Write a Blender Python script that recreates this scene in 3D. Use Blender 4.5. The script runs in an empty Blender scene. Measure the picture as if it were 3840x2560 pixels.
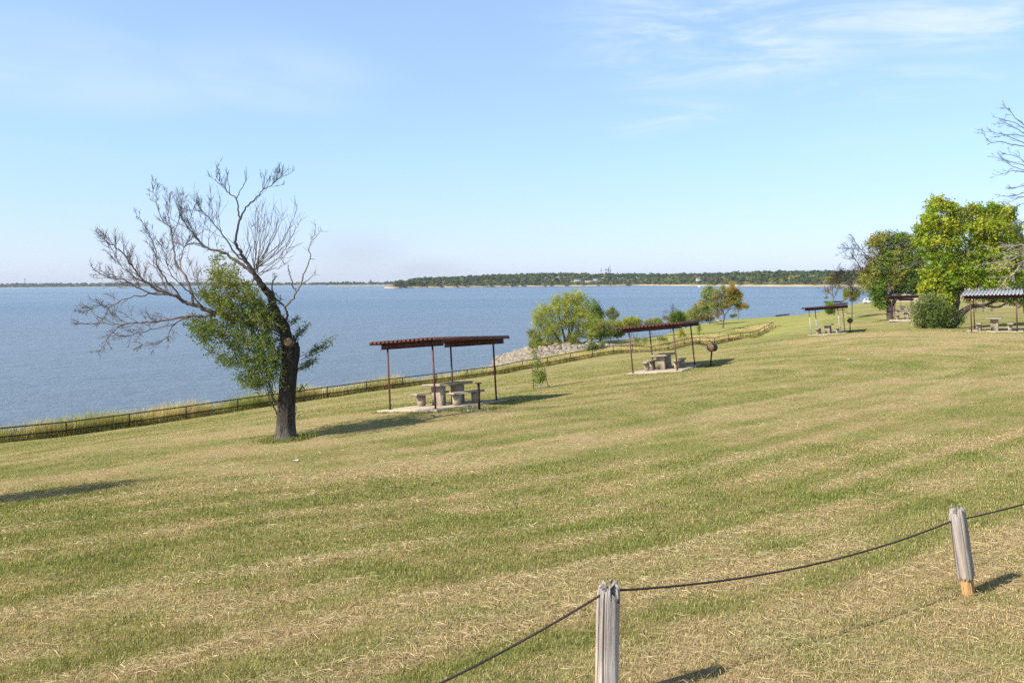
import bpy, math, random
import numpy as np
from mathutils import Matrix, Vector

RS = np.random.RandomState
random.seed(7)
scene = bpy.context.scene
COL = scene.collection
F = 3014.0            # focal length in photo pixels (3840 wide)
ROLL = math.radians(0.42)
CR, SR = math.cos(ROLL), math.sin(ROLL)
CAMZ = 11.0           # height of the lens above the lake

# ------------------------------------------------------------------ camera
cam_d = bpy.data.cameras.new('camera')
cam = bpy.data.objects.new('camera', cam_d)
COL.objects.link(cam)
cam_d.sensor_width = 36.0
cam_d.lens = 36.0 * F / 3840.0
cam_d.shift_y = -(1280 - 1058) / 3840.0
cam_d.clip_start = 0.05
cam_d.clip_end = 30000
cam.matrix_world = Matrix.Translation((0, 0, CAMZ)) @ Matrix.Rotation(math.radians(90), 4, 'X') @ Matrix.Rotation(-ROLL, 4, 'Z')
scene.camera = cam

def ray(px, py):
    u = px - 1920.0; v = 1058.0 - py
    return np.array([(u * CR + v * SR) / F, 1.0, (-u * SR + v * CR) / F])
def P(px, py, Z):
    r = ray(px, py)
    return np.array([0, 0, CAMZ]) + r * Z
def W(px, py):                       # on the lake surface
    r = ray(px, py)
    return np.array([0, 0, CAMZ]) + r * (-CAMZ / r[2])

# ------------------------------------------------------------------ noise
def _hash(ix, iy, seed):
    h = (ix.astype(np.int64) * 374761393 + iy.astype(np.int64) * 668265263 + seed * 974634777) & 0xffffffff
    h = ((h ^ (h >> 13)) * 1274126177) & 0xffffffff
    h = (h ^ (h >> 16)) & 0xffffffff
    return h / 4294967295.0
def vnoise(x, y, seed=0):
    x = np.asarray(x, float); y = np.asarray(y, float)
    ix = np.floor(x); iy = np.floor(y)
    fx = x - ix; fy = y - iy
    fx = fx * fx * fx * (fx * (fx * 6 - 15) + 10); fy = fy * fy * fy * (fy * (fy * 6 - 15) + 10)
    a = _hash(ix, iy, seed); b = _hash(ix + 1, iy, seed); c = _hash(ix, iy + 1, seed); d = _hash(ix + 1, iy + 1, seed)
    return (a + (b - a) * fx) * (1 - fy) + (c + (d - c) * fx) * fy
def fbm(x, y, seed=0, o=4):
    s = 0; a = 0.5; t = 0
    for i in range(o):
        s = s + a * vnoise(x * 2 ** i + 17.3 * i, y * 2 ** i - 9.1 * i, seed + i); t += a; a *= 0.5
    return s / t
def sstep(a, b, x):
    t = np.clip((x - a) / (b - a), 0, 1)
    return t * t * (3 - 2 * t)

# ------------------------------------------------------------------ object helpers
def tag(o, label=None, cat=None, group=None, kind=None):
    if label: o['label'] = label
    if cat: o['category'] = cat
    if group: o['group'] = group
    if kind: o['kind'] = kind
    return o
def empty(name, loc, mat=None):
    o = bpy.data.objects.new(name, None)
    COL.objects.link(o)
    o.empty_display_size = 0.3
    if mat is not None: o.matrix_world = mat
    else: o.location = loc
    return o
def copy_tree(o, parent=None):
    c = o.copy(); COL.objects.link(c)
    c.parent = parent
    if parent is not None: c.matrix_parent_inverse = o.matrix_parent_inverse.copy()
    for ch in list(o.children): copy_tree(ch, c)
    return c

class MB:
    """collects shapes, then links them as ONE mesh object"""
    def __init__(s):
        s.V = []; s.T = []; s.Q = []; s.C = []; s.n = 0; s.N = []
    def add(s, v, tris=None, quads=None, col=(1, 1, 1), poly=None):
        v = np.asarray(v, float).reshape(-1, 3)
        c = np.asarray(col, float)
        if c.ndim == 1: c = np.tile(c, (len(v), 1))
        s.V.append(v); s.C.append(c)
        if tris is not None and len(tris): s.T.append(np.asarray(tris, int).reshape(-1, 3) + s.n)
        if quads is not None and len(quads): s.Q.append(np.asarray(quads, int).reshape(-1, 4) + s.n)
        if poly is not None:
            for p in poly: s.N.append([i + s.n for i in p])
        s.n += len(v)
        return s
    def box(s, c, d, M=None, col=(1, 1, 1), taper=None, bev=0.0):
        c = np.array(c, float); h = np.array(d, float) / 2
        if bev > 0:
            b = bev
            v = []
            for sx in (-1, 1):
                for sy in (-1, 1):
                    for sz in (-1, 1):
                        for k in range(3):
                            q = np.array([sx, sy, sz]) * h
                            q[k] -= np.sign(q[k]) * 0
                            for j in range(3):
                                if j != k: q[j] -= np.sign(q[j]) * b
                            v.append(q)
            v = np.array(v)
            idx = lambda sx, sy, sz, k: (((sx > 0) * 4 + (sy > 0) * 2 + (sz > 0)) * 3 + k)
            polys = []
            S = (-1, 1)
            for sx in S: polys.append([idx(sx, -1, -1, 0), idx(sx, 1, -1, 0), idx(sx, 1, 1, 0), idx(sx, -1, 1, 0)][::(1 if sx > 0 else -1)])
            for sy in S: polys.append([idx(-1, sy, -1, 1), idx(1, sy, -1, 1), idx(1, sy, 1, 1), idx(-1, sy, 1, 1)][::(-1 if sy > 0 else 1)])
            for sz in S: polys.append([idx(-1, -1, sz, 2), idx(1, -1, sz, 2), idx(1, 1, sz, 2), idx(-1, 1, sz, 2)][::(1 if sz > 0 else -1)])
            for a in S:
                for b_ in S:
                    polys.append([idx(a, b_, -1, 0), idx(a, b_, 1, 0), idx(a, b_, 1, 1), idx(a, b_, -1, 1)])
                    polys.append([idx(a, -1, b_, 0), idx(a, 1, b_, 0), idx(a, 1, b_, 2), idx(a, -1, b_, 2)])
                    polys.append([idx(-1, a, b_, 1), idx(1, a, b_, 1), idx(1, a, b_, 2), idx(-1, a, b_, 2)])
            for a in S:
                for b_ in S:
                    for c_ in S: polys.append([idx(a, b_, c_, 0), idx(a, b_, c_, 1), idx(a, b_, c_, 2)])
        else:
            v = np.array([[x, y, z] for x in (-1, 1) for y in (-1, 1) for z in (-1, 1)], float) * h
            polys = [[0, 1, 3, 2], [4, 6, 7, 5], [0, 4, 5, 1], [2, 3, 7, 6], [0, 2, 6, 4], [1, 5, 7, 3]]
        if taper is not None:            # scale of xy at the bottom
            t = (v[:, 2] + h[2]) / (2 * h[2])
            for j in (0, 1): v[:, j] *= taper[j] + (1 - taper[j]) * t
        v = v + c
        if M is not None: v = v @ np.array(M)[:3, :3].T + np.array(M)[:3, 3]
        return s.add(v, poly=polys, col=col)
    def tube(s, pts, rad, sides=6, col=(1, 1, 1), cap=True):
        p = np.asarray(pts, float); n = len(p)
        r = np.broadcast_to(np.asarray(rad, float), (n,))
        t = np.gradient(p, axis=0); t /= (np.linalg.norm(t, axis=1)[:, None] + 1e-9)
        ref = np.array([0.31, 0.22, 0.93]) if abs(t[0, 2]) < 0.9 else np.array([1.0, 0.1, 0])
        a = np.cross(t, ref); a /= (np.linalg.norm(a, axis=1)[:, None] + 1e-9)
        b = np.cross(t, a)
        th = np.arange(sides) * 2 * np.pi / sides
        ring = a[:, None, :] * np.cos(th)[None, :, None] + b[:, None, :] * np.sin(th)[None, :, None]
        v = p[:, None, :] + ring * r[:, None, None]
        i = np.arange(n - 1)[:, None] * sides; j = np.arange(sides)[None, :]; k = (j + 1) % sides
        q = np.stack([i + j, i + k, i + sides + k, i + sides + j], -1).reshape(-1, 4)
        poly = []
        if cap and sides > 3:
            poly = [list(range(sides))[::-1], [(n - 1) * sides + x for x in range(sides)]]
        return s.add(v.reshape(-1, 3), quads=q, col=col, poly=poly)
    def leaves(s, p, size, col, rs, asp=0.5, flat=0.0):
        n = len(p)
        if n == 0: return s
        size = np.broadcast_to(np.asarray(size, float), (n,))
        a = rs.normal(size=(n, 3)); a[:, 2] *= (1 - flat); a /= np.linalg.norm(a, axis=1)[:, None]
        b = rs.normal(size=(n, 3)); b -= a * np.sum(a * b, 1)[:, None]; b /= np.linalg.norm(b, axis=1)[:, None]
        L = a * size[:, None] * 0.5; B = b * size[:, None] * asp * 0.5
        v = np.stack([p - L, p + B - L * 0.1, p + L, p - B - L * 0.1], 1).reshape(-1, 3)
        q = np.arange(4 * n).reshape(n, 4)
        c = np.repeat(np.asarray(col, float).reshape(n, 3), 4, axis=0)
        return s.add(v, quads=q, col=c)
    def build(s, name, mat, parent=None, smooth=False, M=None, origin=None):
        V = np.concatenate(s.V)
        if origin is not None: V = V - np.asarray(origin, float)
        C = np.concatenate(s.C)
        loops = []; starts = []; tot = []
        pos = 0
        for arr, k in ((s.T, 3), (s.Q, 4)):
            if arr:
                a = np.concatenate(arr); loops.append(a.ravel())
                starts.append(pos + np.arange(len(a)) * k); pos += a.size
                tot.append(np.full(len(a), k))
        for p in s.N:
            loops.append(np.array(p)); starts.append(np.array([pos])); tot.append(np.array([len(p)])); pos += len(p)
        L = np.concatenate(loops).astype(np.int32); St = np.concatenate(starts).astype(np.int32)
        me = bpy.data.meshes.new(name)
        me.vertices.add(len(V)); me.vertices.foreach_set('co', V.astype(np.float32).ravel())
        me.loops.add(len(L)); me.loops.foreach_set('vertex_index', L)
        me.polygons.add(len(St)); me.polygons.foreach_set('loop_start', St)
        if smooth: me.polygons.foreach_set('use_smooth', np.ones(len(St), bool))
        at = me.attributes.new('Col', 'FLOAT_COLOR', 'POINT')
        at.data.foreach_set('color', np.concatenate([C, np.ones((len(C), 1))], 1).astype(np.float32).ravel())
        me.update(calc_edges=True); me.validate()
        if mat is not None: me.materials.append(mat)
        o = bpy.data.objects.new(name, me)
        COL.objects.link(o)
        if parent is not None: o.parent = parent
        if M is not None: o.matrix_local = M
        elif origin is not None and parent is None: o.location = origin
        return o

def fix_normals(o):
    import bmesh
    bm = bmesh.new(); bm.from_mesh(o.data); bmesh.ops.recalc_face_normals(bm, faces=bm.faces); bm.to_mesh(o.data); bm.free()
    return o

# ------------------------------------------------------------------ materials
def newmat(name):
    m = bpy.data.materials.new(name); m.use_nodes = True
    nt = m.node_tree; b = nt.nodes['Principled BSDF']
    return m, nt, b
def N(nt, t, **kw):
    n = nt.nodes.new(t)
    for k, v in kw.items():
        if k in n.inputs: n.inputs[k].default_value = v
        else: setattr(n, k, v)
    return n
def noise_mat(name, c1, c2, scale=5, rough=0.8, bump=0.0, bscale=None, stretch=(1, 1, 1), c3=None, metal=0.0, detail=5, attr=False, spec=0.3, coords='Object', lo=0.3, hi=0.7):
    m, nt, b = newmat(name)
    tc = N(nt, 'ShaderNodeTexCoord'); mp = N(nt, 'ShaderNodeMapping'); mp.inputs['Scale'].default_value = stretch
    nt.links.new(tc.outputs[coords], mp.inputs['Vector'])
    no = N(nt, 'ShaderNodeTexNoise', Scale=scale, Detail=detail, Roughness=0.6)
    nt.links.new(mp.outputs[0], no.inputs['Vector'])
    rp = N(nt, 'ShaderNodeValToRGB')
    rp.color_ramp.elements[0].position = lo; rp.color_ramp.elements[1].position = hi
    rp.color_ramp.elements[0].color = (*c1, 1); rp.color_ramp.elements[1].color = (*c2, 1)
    if c3 is not None:
        e = rp.color_ramp.elements.new((lo + hi) / 2); e.color = (*c3, 1)
    nt.links.new(no.outputs['Fac'], rp.inputs[0])
    out = rp.outputs[0]
    if attr:
        a = N(nt, 'ShaderNodeAttribute', attribute_name='Col')
        mx = N(nt, 'ShaderNodeMix', data_type='RGBA', blend_type='MULTIPLY'); mx.inputs[0].default_value = 1
        nt.links.new(out, mx.inputs[6]); nt.links.new(a.outputs['Color'], mx.inputs[7]); out = mx.outputs[2]
    nt.links.new(out, b.inputs['Base Color'])
    b.inputs['Roughness'].default_value = rough; b.inputs['Metallic'].default_value = metal
    b.inputs['Specular IOR Level'].default_value = spec
    if bump > 0:
        n2 = N(nt, 'ShaderNodeTexNoise', Scale=bscale or scale * 3, Detail=6)
        nt.links.new(mp.outputs[0], n2.inputs['Vector'])
        bp = N(nt, 'ShaderNodeBump', Strength=bump, Distance=0.05)
        nt.links.new(n2.outputs['Fac'], bp.inputs['Height']); nt.links.new(bp.outputs[0], b.inputs['Normal'])
    return m
def leaf_mat(name, trans=0.35, rough=0.45, spec=0.35):
    m, nt, b = newmat(name)
    a = N(nt, 'ShaderNodeAttribute', attribute_name='Col')
    nt.links.new(a.outputs['Color'], b.inputs['Base Color'])
    b.inputs['Roughness'].default_value = rough; b.inputs['Specular IOR Level'].default_value = spec
    t = N(nt, 'ShaderNodeBsdfTranslucent')
    g = N(nt, 'ShaderNodeMix', data_type='RGBA', blend_type='MULTIPLY'); g.inputs[0].default_value = 1.0
    g.inputs[7].default_value = (1.25, 1.2, 0.6, 1)
    nt.links.new(a.outputs['Color'], g.inputs[6]); nt.links.new(g.outputs[2], t.inputs['Color'])
    mx = N(nt, 'ShaderNodeMixShader'); mx.inputs[0].default_value = trans
    nt.links.new(b.outputs[0], mx.inputs[1]); nt.links.new(t.outputs[0], mx.inputs[2])
    nt.links.new(mx.outputs[0], nt.nodes['Material Output'].inputs['Surface'])
    return m

M_leaf = leaf_mat('leaf', 0.42, 0.55, 0.10)
M_grass = leaf_mat('grass_blade', 0.3, 0.7, 0.08)
M_dry = leaf_mat('dry_stalk', 0.25, 0.8, 0.1)
M_wood_far = leaf_mat('distant_foliage', 0.15, 0.8, 0.1)
M_bark = noise_mat('bark_grey', (0.035, 0.03, 0.026), (0.30, 0.26, 0.22), 9, 0.95, 1.0, 18, (1.6, 1.6, 0.45), attr=True)
M_twig = noise_mat('twig_bark', (0.75, 0.75, 0.75), (1.1, 1.1, 1.1), 3, 0.9, 0, attr=True)
M_conc = noise_mat('weathered_concrete', (0.32, 0.255, 0.18), (0.49, 0.405, 0.295), 6, 0.9, 0.25, 40, detail=8)
M_slab = noise_mat('slab_concrete', (0.37, 0.295, 0.21), (0.53, 0.44, 0.32), 3, 0.9, 0.3, 30, detail=8)
M_red = noise_mat('red_brown_paint', (0.085, 0.036, 0.031), (0.16, 0.07, 0.058), 4, 0.6, 0.1, 40)
M_redroof = noise_mat('red_painted_sheet', (0.07, 0.028, 0.024), (0.17, 0.066, 0.052), 2.5, 0.7, 0.05, 20)
M_greyroof = noise_mat('grey_galvanised_sheet', (0.27, 0.285, 0.315), (0.40, 0.415, 0.445), 2.5, 0.5, 0.05, 20)
M_galv = noise_mat('galvanised_pipe', (0.30, 0.30, 0.30), (0.45, 0.45, 0.46), 6, 0.5)
M_rust = noise_mat('rusty_pipe', (0.028, 0.018, 0.015), (0.075, 0.042, 0.03), 6, 0.8)
M_black = noise_mat('sooty_steel', (0.015, 0.013, 0.012), (0.04, 0.03, 0.026), 8, 0.6)
M_drumend = noise_mat('rusty_drum_end', (0.13, 0.065, 0.045), (0.30, 0.17, 0.12), 9, 0.8)
M_rock = noise_mat('pale_riprap', (0.19, 0.16, 0.12), (0.42, 0.365, 0.28), 3, 0.95, 0.5, 12, attr=True)
M_cable = noise_mat('rusty_wire_rope', (0.025, 0.02, 0.018), (0.07, 0.05, 0.04), 60, 0.7)
M_white = noise_mat('white_plastic', (0.7, 0.7, 0.72), (0.85, 0.85, 0.86), 5, 0.5)

# ------------------------------------------------------------------ terrain
FA = np.array([-27.8, 50.0]); FD = np.array([2.616, 2.755])       # lakeside fence: post n stands at FA + n FD
FN = np.array([-0.725, 0.689])                                    # towards the water
# shelters: centre of slab x, y, z, yaw of the short side, tilt x, tilt y
SH = [(-2.40, 28.465, 6.68, -0.574, -0.052, 0.092),
      (7.896, 41.713, 6.454, -0.45, -0.085, 0.062),
      (26.975, 68.617, 6.437, -0.492, -0.066, 0.06),
      (28.906, 48.146, 7.912, -0.562, -0.013, 0.027)]
ctrl = [(0.6, 5.2, 8.26), (4.09, 7.2, 8.17), (-4, 6, 8.05), (8, 9, 8.25), (0, 0, 8.4), (-10, 0, 7.7), (10, 0, 8.5), (0, -15, 8.6),
        (-25, -15, 7.4), (25, -15, 8.8), (-8, 14, 7.3), (-6.2, 22, 6.76), (12.7, 20, 8.05), (19, 30, 8.0), (0.0, 12.5, 7.55),
        (26, 44.5, 7.95), (26.2, 50, 7.85), (30.1, 55, 7.6), (39, 83, 6.8),
        (-19, 30, 4.7), (-30.4, 47.2, 1.76), (-54, 22.5, 1.6), (-40, 0, 4.6), (-80, -5, 1.8), (-60, -30, 3.0),
        (50, 20, 8.7), (60, 60, 8.2), (76, 130, 5.6), (99, 160, 5.4), (140, 130, 6.5), (140, 300, 3.6), (150, 60, 8.6), (80, 245, 3.4), (87, 255, 3.1), (300, 250, 6), (300, 500, 4), (200, 600, 2.5), (600, 400, 6),
        (38, 137, 2.85), (52, 170, 2.9), (64, 180, 2.95), (78, 210, 3.0), (42, 137, 2.6), (51, 131, 5.0), (58, 150, 4.2),
        (4, 109, 2.2), (10, 108, 2.1), (12, 122, 2.2), (18, 115, 2.3), (30, 150, 2.6), (25, 105, 2.5), (34, 118, 2.5), (16, 97, 2.2)]
for n, d in ((0, 9.37), (4, 9.1), (8, 8.9), (12, 8.65), (16, 8.36), (20, 8.25), (23, 8.2), (-6, 9.5)):
    q = FA + n * FD; ctrl.append((q[0], q[1], CAMZ - d))
for (x, y, z, yaw, tx, ty) in SH:
    for dx, dy in ((-1.4, -1.4), (1.4, 1.4), (-1.4, 1.4), (1.4, -1.4)):
        ctrl.append((x + dx, y + dy, z - 0.07 - tx * dx - ty * dy))
ctrl = np.array(ctrl)
_cx = ctrl[:, :2] / 60.0
def _U(r2): return np.where(r2 > 1e-12, r2 * np.log(r2 + 1e-12), 0) * 0.5
_d2 = ((_cx[:, None] - _cx[None]) ** 2).sum(-1)
_n = len(ctrl)
_A = np.zeros((_n + 3, _n + 3)); _A[:_n, :_n] = _U(_d2) + np.eye(_n) * 2e-5
_A[:_n, _n] = 1; _A[:_n, _n + 1:] = _cx; _A[_n, :_n] = 1; _A[_n + 1:, :_n] = _cx.T
_w = np.linalg.solve(_A, np.concatenate([ctrl[:, 2], np.zeros(3)]))
def tps(x, y):
    sh = np.shape(x); q = np.stack([np.ravel(x), np.ravel(y)], -1) / 60.0
    out = np.empty(len(q))
    for i in range(0, len(q), 40000):
        b = q[i:i + 40000]
        r2 = (b ** 2).sum(1)[:, None] + (_cx ** 2).sum(1)[None] - 2 * b @ _cx.T
        out[i:i + 40000] = _U(np.maximum(r2, 0)) @ _w[:_n] + _w[_n] + b @ _w[_n + 1:]
    return out.reshape(sh)
SHORE = np.array([(-160, -84), (-110.6, -28.5), (-32.1, 54.1), (-11.2, 76.1), (-5.9, 81.6), (-3.6, 92), (-2.4, 108), (-1.9, 117), (2, 123), (10, 125),
                  (18, 131), (24, 146), (33, 166), (43, 183), (54, 188), (62, 195), (80, 222), (92, 243), (105, 268), (125, 300), (170, 380),
                  (215, 450), (420, 760), (1100, 900), (1100, -600), (-160, -600)], float)
def shore_sd(x, y):
    q = np.stack([np.ravel(x), np.ravel(y)], -1); a = SHORE; b = np.roll(SHORE, -1, 0)
    best = np.full(len(q), 1e9); ins = np.zeros(len(q), bool)
    for (p0, p1) in zip(a, b):
        e = p1 - p0; w = q - p0
        t = np.clip((w @ e) / (e @ e), 0, 1)
        d = ((w - t[:, None] * e) ** 2).sum(1); best = np.minimum(best, d)
        c = ((p0[1] > q[:, 1]) != (p1[1] > q[:, 1])) & (q[:, 0] < (p1[0] - p0[0]) * (q[:, 1] - p0[1]) / (p1[1] - p0[1] + 1e-12) + p0[0])
        ins ^= c
    return np.where(ins, 1, -1).reshape(np.shape(x)) * np.sqrt(best).reshape(np.shape(x))
def ground(x, y, fine=True):
    x = np.asarray(x, float); y = np.asarray(y, float)
    h = tps(x, y)
    h = np.clip(h, 1.2, 9.5)
    sd = shore_sd(x, y)
    bank = np.where(sd > 0, 0.36 * sd - 0.05, np.maximum(0.25 * sd - 0.05, -2.5))
    k = 0.35
    m = np.clip(0.5 + 0.5 * (h - bank) / k, 0, 1)
    out = h * (1 - m) + bank * m - k * m * (1 - m)
    out = np.where(sd < -0.2, np.minimum(out, bank), out)
    if fine:
        out = out + 0.035 * (fbm(x * 0.9, y * 0.9, 31, 3) - 0.5) + 0.10 * (fbm(x * 0.22, y * 0.22, 37, 2) - 0.5)
    return out
def gz(x, y): return float(ground(np.array([x]), np.array([y]))[0])
_Zs = np.exp(np.linspace(np.log(3.0), np.log(600), 2600))
def G(px, py):                        # where the line of sight through a photo pixel meets the ground
    r = ray(px, py)
    x = r[0] * _Zs; y = _Zs; z = CAMZ + r[2] * _Zs
    g = ground(x, y)
    i = np.argmax(z < g)
    if z[i] >= g[i]: i = len(_Zs) - 1
    a = (z[i - 1] - g[i - 1]) / ((z[i - 1] - g[i - 1]) - (z[i] - g[i]) + 1e-12)
    Z = _Zs[i - 1] + a * (_Zs[i] - _Zs[i - 1])
    return np.array([r[0] * Z, Z, gz(r[0] * Z, Z)])
def GX(px, Z, py=1200):               # ground under a photo column at a given distance
    r = ray(px, py); return np.array([r[0] * Z, Z, gz(r[0] * Z, Z)])

SP_E = np.array([8.6, 33.0]); SP_D = np.array([-0.84, -0.5426])    # mowing turns around this point
def mow(x, y):
    wx = x - SP_E[0]; wy = y - SP_E[1]
    t = wx * SP_D[0] + wy * SP_D[1]
    tc = np.maximum(t, 0)
    dx = wx - tc * SP_D[0]; dy = wy - tc * SP_D[1]
    s = np.sqrt(dx * dx + dy * dy)
    ang = np.arctan2(dy, dx)
    al = np.where(t > 0, t, ang * np.minimum(s, 12))
    return s, al
def dryness(x, y):
    s, al = mow(x, y); s0 = s; al0 = al; t0 = (x - SP_E[0]) * SP_D[0] + (y - SP_E[1]) * SP_D[1]
    s = s + 1.0 * (fbm(x * 0.06, y * 0.06, 5, 2) - 0.5) + 0.5 * (fbm(x * 0.35, y * 0.35, 6, 2) - 0.5)
    st = fbm(s * 1.45, al * 0.07 + 3, 11, 3)
    st2 = fbm(s * 0.42 + 7, al * 0.03, 12, 3)
    patch = fbm(x * 0.16, y * 0.16, 13, 4)
    rough = fbm(x * 1.3, y * 1.3, 14, 3)
    d = 0.535 + 1.1 * (st - 0.5) + 0.30 * (st2 - 0.5) + 0.95 * (patch - 0.5) + 0.8 * (rough - 0.5)
    # windrows of raked clippings
    k = np.abs(fbm(s * 0.30 + 2.1, al * 0.035, 15, 2) - 0.5)
    wr = sstep(0.06, 0.0, k) * sstep(0.38, 0.62, fbm(al * 0.11, s * 0.3, 16, 3))
    d = d + 0.40 * wr
    for (sc_, wd_, am_, sd_) in ((15.4, .20, .62, 41), (14.2, .16, .42, 42), (11.4, .16, .36, 43), (9.75, .18, .40, 44), (16.35, .16, .40, 45), (17.5, .3, .5, 46), (18.6, .25, .45, 47), (7.6, .25, .32, 48), (5.2, .3, .3, 49)):
        o_ = 0.35 * (fbm(al0 * 0.25, al0 * 0, sd_, 2) - .5)
        q_ = np.exp(-((s0 - sc_ - o_) / wd_) ** 2) * sstep(.32, .55, fbm(al0 * .30, al0 * 0 + 4, sd_ + 20, 3)) * (t0 > 0)
        d = d + am_ * q_; wr = np.maximum(wr, q_)
    # drier ground round the cable fence
    e = np.exp(-(((x - 4.3) / 3.2) ** 2 + ((y - 6.3) / 1.8) ** 2)); d = d + 0.28 * e
    d = d + 0.10 * sstep(30, 12, np.hypot(x - 4, y)) - 0.16 * sstep(30, 90, y)
    d = d + .16 * sstep(0.5, 3.5, x) * sstep(10.5, 8, y) - .10 * sstep(0, -2.5, x) * sstep(12, 8, y)
    d = d + .55 * (fbm(x * .55 + .3 * y, y * .55, 71, 3) - .5)
    # green drift to the right
    d = d - 0.28 * np.exp(-(((x - 5.5) / 5.5) ** 2 + ((y - 17.8) / 1.8) ** 2))
    for (bx, by, br, ba) in BARE: d = d + ba * np.exp(-(((x - bx) ** 2 + (y - by) ** 2) / br ** 2))
    return np.clip(d, 0, 1), wr
BARE = []
b = G(1330, 1575); BARE.append((-4.7, 26.6, 0.9, 0.5))
for (px, py, r_, a_) in ((3030, 1278, 1.6, .6), (3010, 1222, 1.5, .5), (2985, 1248, 1.2, .5), (440, 1642, .8, .5), (265, 1643, .5, .5), (1820, 1550, .5, .6), (3700, 1270, 4, .3), (2540, 1318, 2.2, .35), (1700, 1600, 1.2, .3), (1090, 1660, .7, .5)):
    q = G(px, py); BARE.append((q[0], q[1], r_, a_))

def zones(x, y):
    """weights: lush far lawn, rough bank, swale straw, sand, rocks"""
    w = (x - FA[0]) * FN[0] + (y - FA[1]) * FN[1]
    n = ((x - FA[0]) * FD[0] + (y - FA[1]) * FD[1]) / (FD @ FD)
    return w, n

def make_terrain():
    front = np.concatenate([np.radians(np.arange(-44, 44.01, 0.2))])
    back = np.radians(np.arange(44, 316, 4.0))[1:]
    th = np.concatenate([front, back])
    r = np.concatenate([[0.6, 1.6, 2.6], np.exp(np.arange(np.log(3.4), np.log(1000), 0.0105))])
    R_, T_ = np.meshgrid(r, th, indexing='ij')
    X = R_ * np.sin(T_); Y = R_ * np.cos(T_)
    Z = ground(X, Y)
    nr, nt_ = X.shape
    V = np.stack([X, Y, Z], -1).reshape(-1, 3)
    i = np.arange(nr - 1)[:, None] * nt_; j = np.arange(nt_)[None]; k = (j + 1) % nt_
    q = np.stack([i + j, i + nt_ + j, i + nt_ + k, i + k], -1).reshape(-1, 4)
    V = np.concatenate([V, [[0, 0, gz(0, 0)]]])
    c = len(V) - 1
    tri = np.stack([np.full(nt_, c), np.arange(nt_), (np.arange(nt_) + 1) % nt_], -1)
    x, y, z = V.T
    d, wr = dryness(x, y)
    G1 = np.array([0.21, 0.215, 0.07]); S1 = np.array([0.40, 0.31, 0.155]); O1 = np.array([0.30, 0.255, 0.10])
    d = d[:, None]
    col = np.where(d < 0.5, G1 + (O1 - G1) * d * 2, O1 + (S1 - O1) * (d * 2 - 1))
    w, n = zones(x, y)
    # lush lawn beyond the swale
    lush = np.array([0.30, 0.30, 0.085])
    wl = sstep(95, 125, y) * sstep(0, 25, -(x - 60) * 0.9 + (y - 120) * 0.45)
    col = col + (lush * (0.85 + 0.3 * fbm(x * .15, y * .4, 77, 3))[:, None] - col) * (wl * 0.75)[:, None]
    # bank beyond the lakeside fence
    wb = sstep(-0.3, 0.5, w) * sstep(31, 28, n) * (1 - sstep(100, 112, y) * sstep(18, 25, x))
    bank = np.array([0.24, 0.20, 0.09])
    col = col + (bank - col) * wb[:, None]
    sd = shore_sd(x, y)
    wsand = sstep(250, 275, y) * sstep(60, 90, x) * sstep(60, 15, sd)
    wd = sstep(1.6, 0.2, z)
    col = col + (np.array([0.58, 0.47, 0.32]) - col) * wsand[:, None]
    col = col + (np.array([0.16, 0.13, 0.08]) - col) * (wd * (1 - wsand))[:, None]
    m, nt, bs = newmat('mown_lawn')
    a = N(nt, 'ShaderNodeAttribute', attribute_name='Col')
    tc = N(nt, 'ShaderNodeTexCoord')
    n1 = N(nt, 'ShaderNodeTexNoise', Scale=9.0, Detail=8, Roughness=0.75); n2 = N(nt, 'ShaderNodeTexNoise', Scale=1.1, Detail=6, Roughness=0.7)
    n3 = N(nt, 'ShaderNodeTexNoise', Scale=45.0, Detail=4, Roughness=0.7)
    for q_ in (n1, n2, n3): nt.links.new(tc.outputs['Object'], q_.inputs['Vector'])
    rp = N(nt, 'ShaderNodeMapRange'); rp.inputs['From Min'].default_value = 0.3; rp.inputs['From Max'].default_value = 0.7; rp.inputs['To Min'].default_value = 0.55; rp.inputs['To Max'].default_value = 1.45
    nt.links.new(n1.outputs['Fac'], rp.inputs['Value'])
    mx = N(nt, 'ShaderNodeMix', data_type='RGBA', blend_type='MULTIPLY'); mx.inputs[0].default_value = 1
    nt.links.new(a.outputs['Color'], mx.inputs[6]); nt.links.new(rp.outputs[0], mx.inputs[7])
    rp2 = N(nt, 'ShaderNodeValToRGB'); rp2.color_ramp.elements[0].position = .3; rp2.color_ramp.elements[1].position = .7
    rp2.color_ramp.elements[0].color = (.80, 1.0, .72, 1); rp2.color_ramp.elements[1].color = (1.22, 1.03, 1.2, 1)
    nt.links.new(n2.outputs['Fac'], rp2.inputs[0])
    mx2 = N(nt, 'ShaderNodeMix', data_type='RGBA', blend_type='MULTIPLY'); mx2.inputs[0].default_value = 1
    nt.links.new(mx.outputs[2], mx2.inputs[6]); nt.links.new(rp2.outputs[0], mx2.inputs[7])
    nt.links.new(mx2.outputs[2], bs.inputs['Base Color'])
    bs.inputs['Roughness'].default_value = 1.0; bs.inputs['Specular IOR Level'].default_value = 0.05
    ad = N(nt, 'ShaderNodeMath', operation='ADD'); nt.links.new(n1.outputs['Fac'], ad.inputs[0]); nt.links.new(n3.outputs['Fac'], ad.inputs[1])
    bp = N(nt, 'ShaderNodeBump', Strength=0.7, Distance=0.06); nt.links.new(ad.outputs[0], bp.inputs['Height']); nt.links.new(bp.outputs[0], bs.inputs['Normal'])
    mb = MB(); mb.add(V, quads=q, tris=tri, col=col)
    o = mb.build('ground', m, smooth=True)
    tag(o, 'mown grassy hillside sloping down to the lake', 'ground', kind='structure')
make_terrain()

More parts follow.
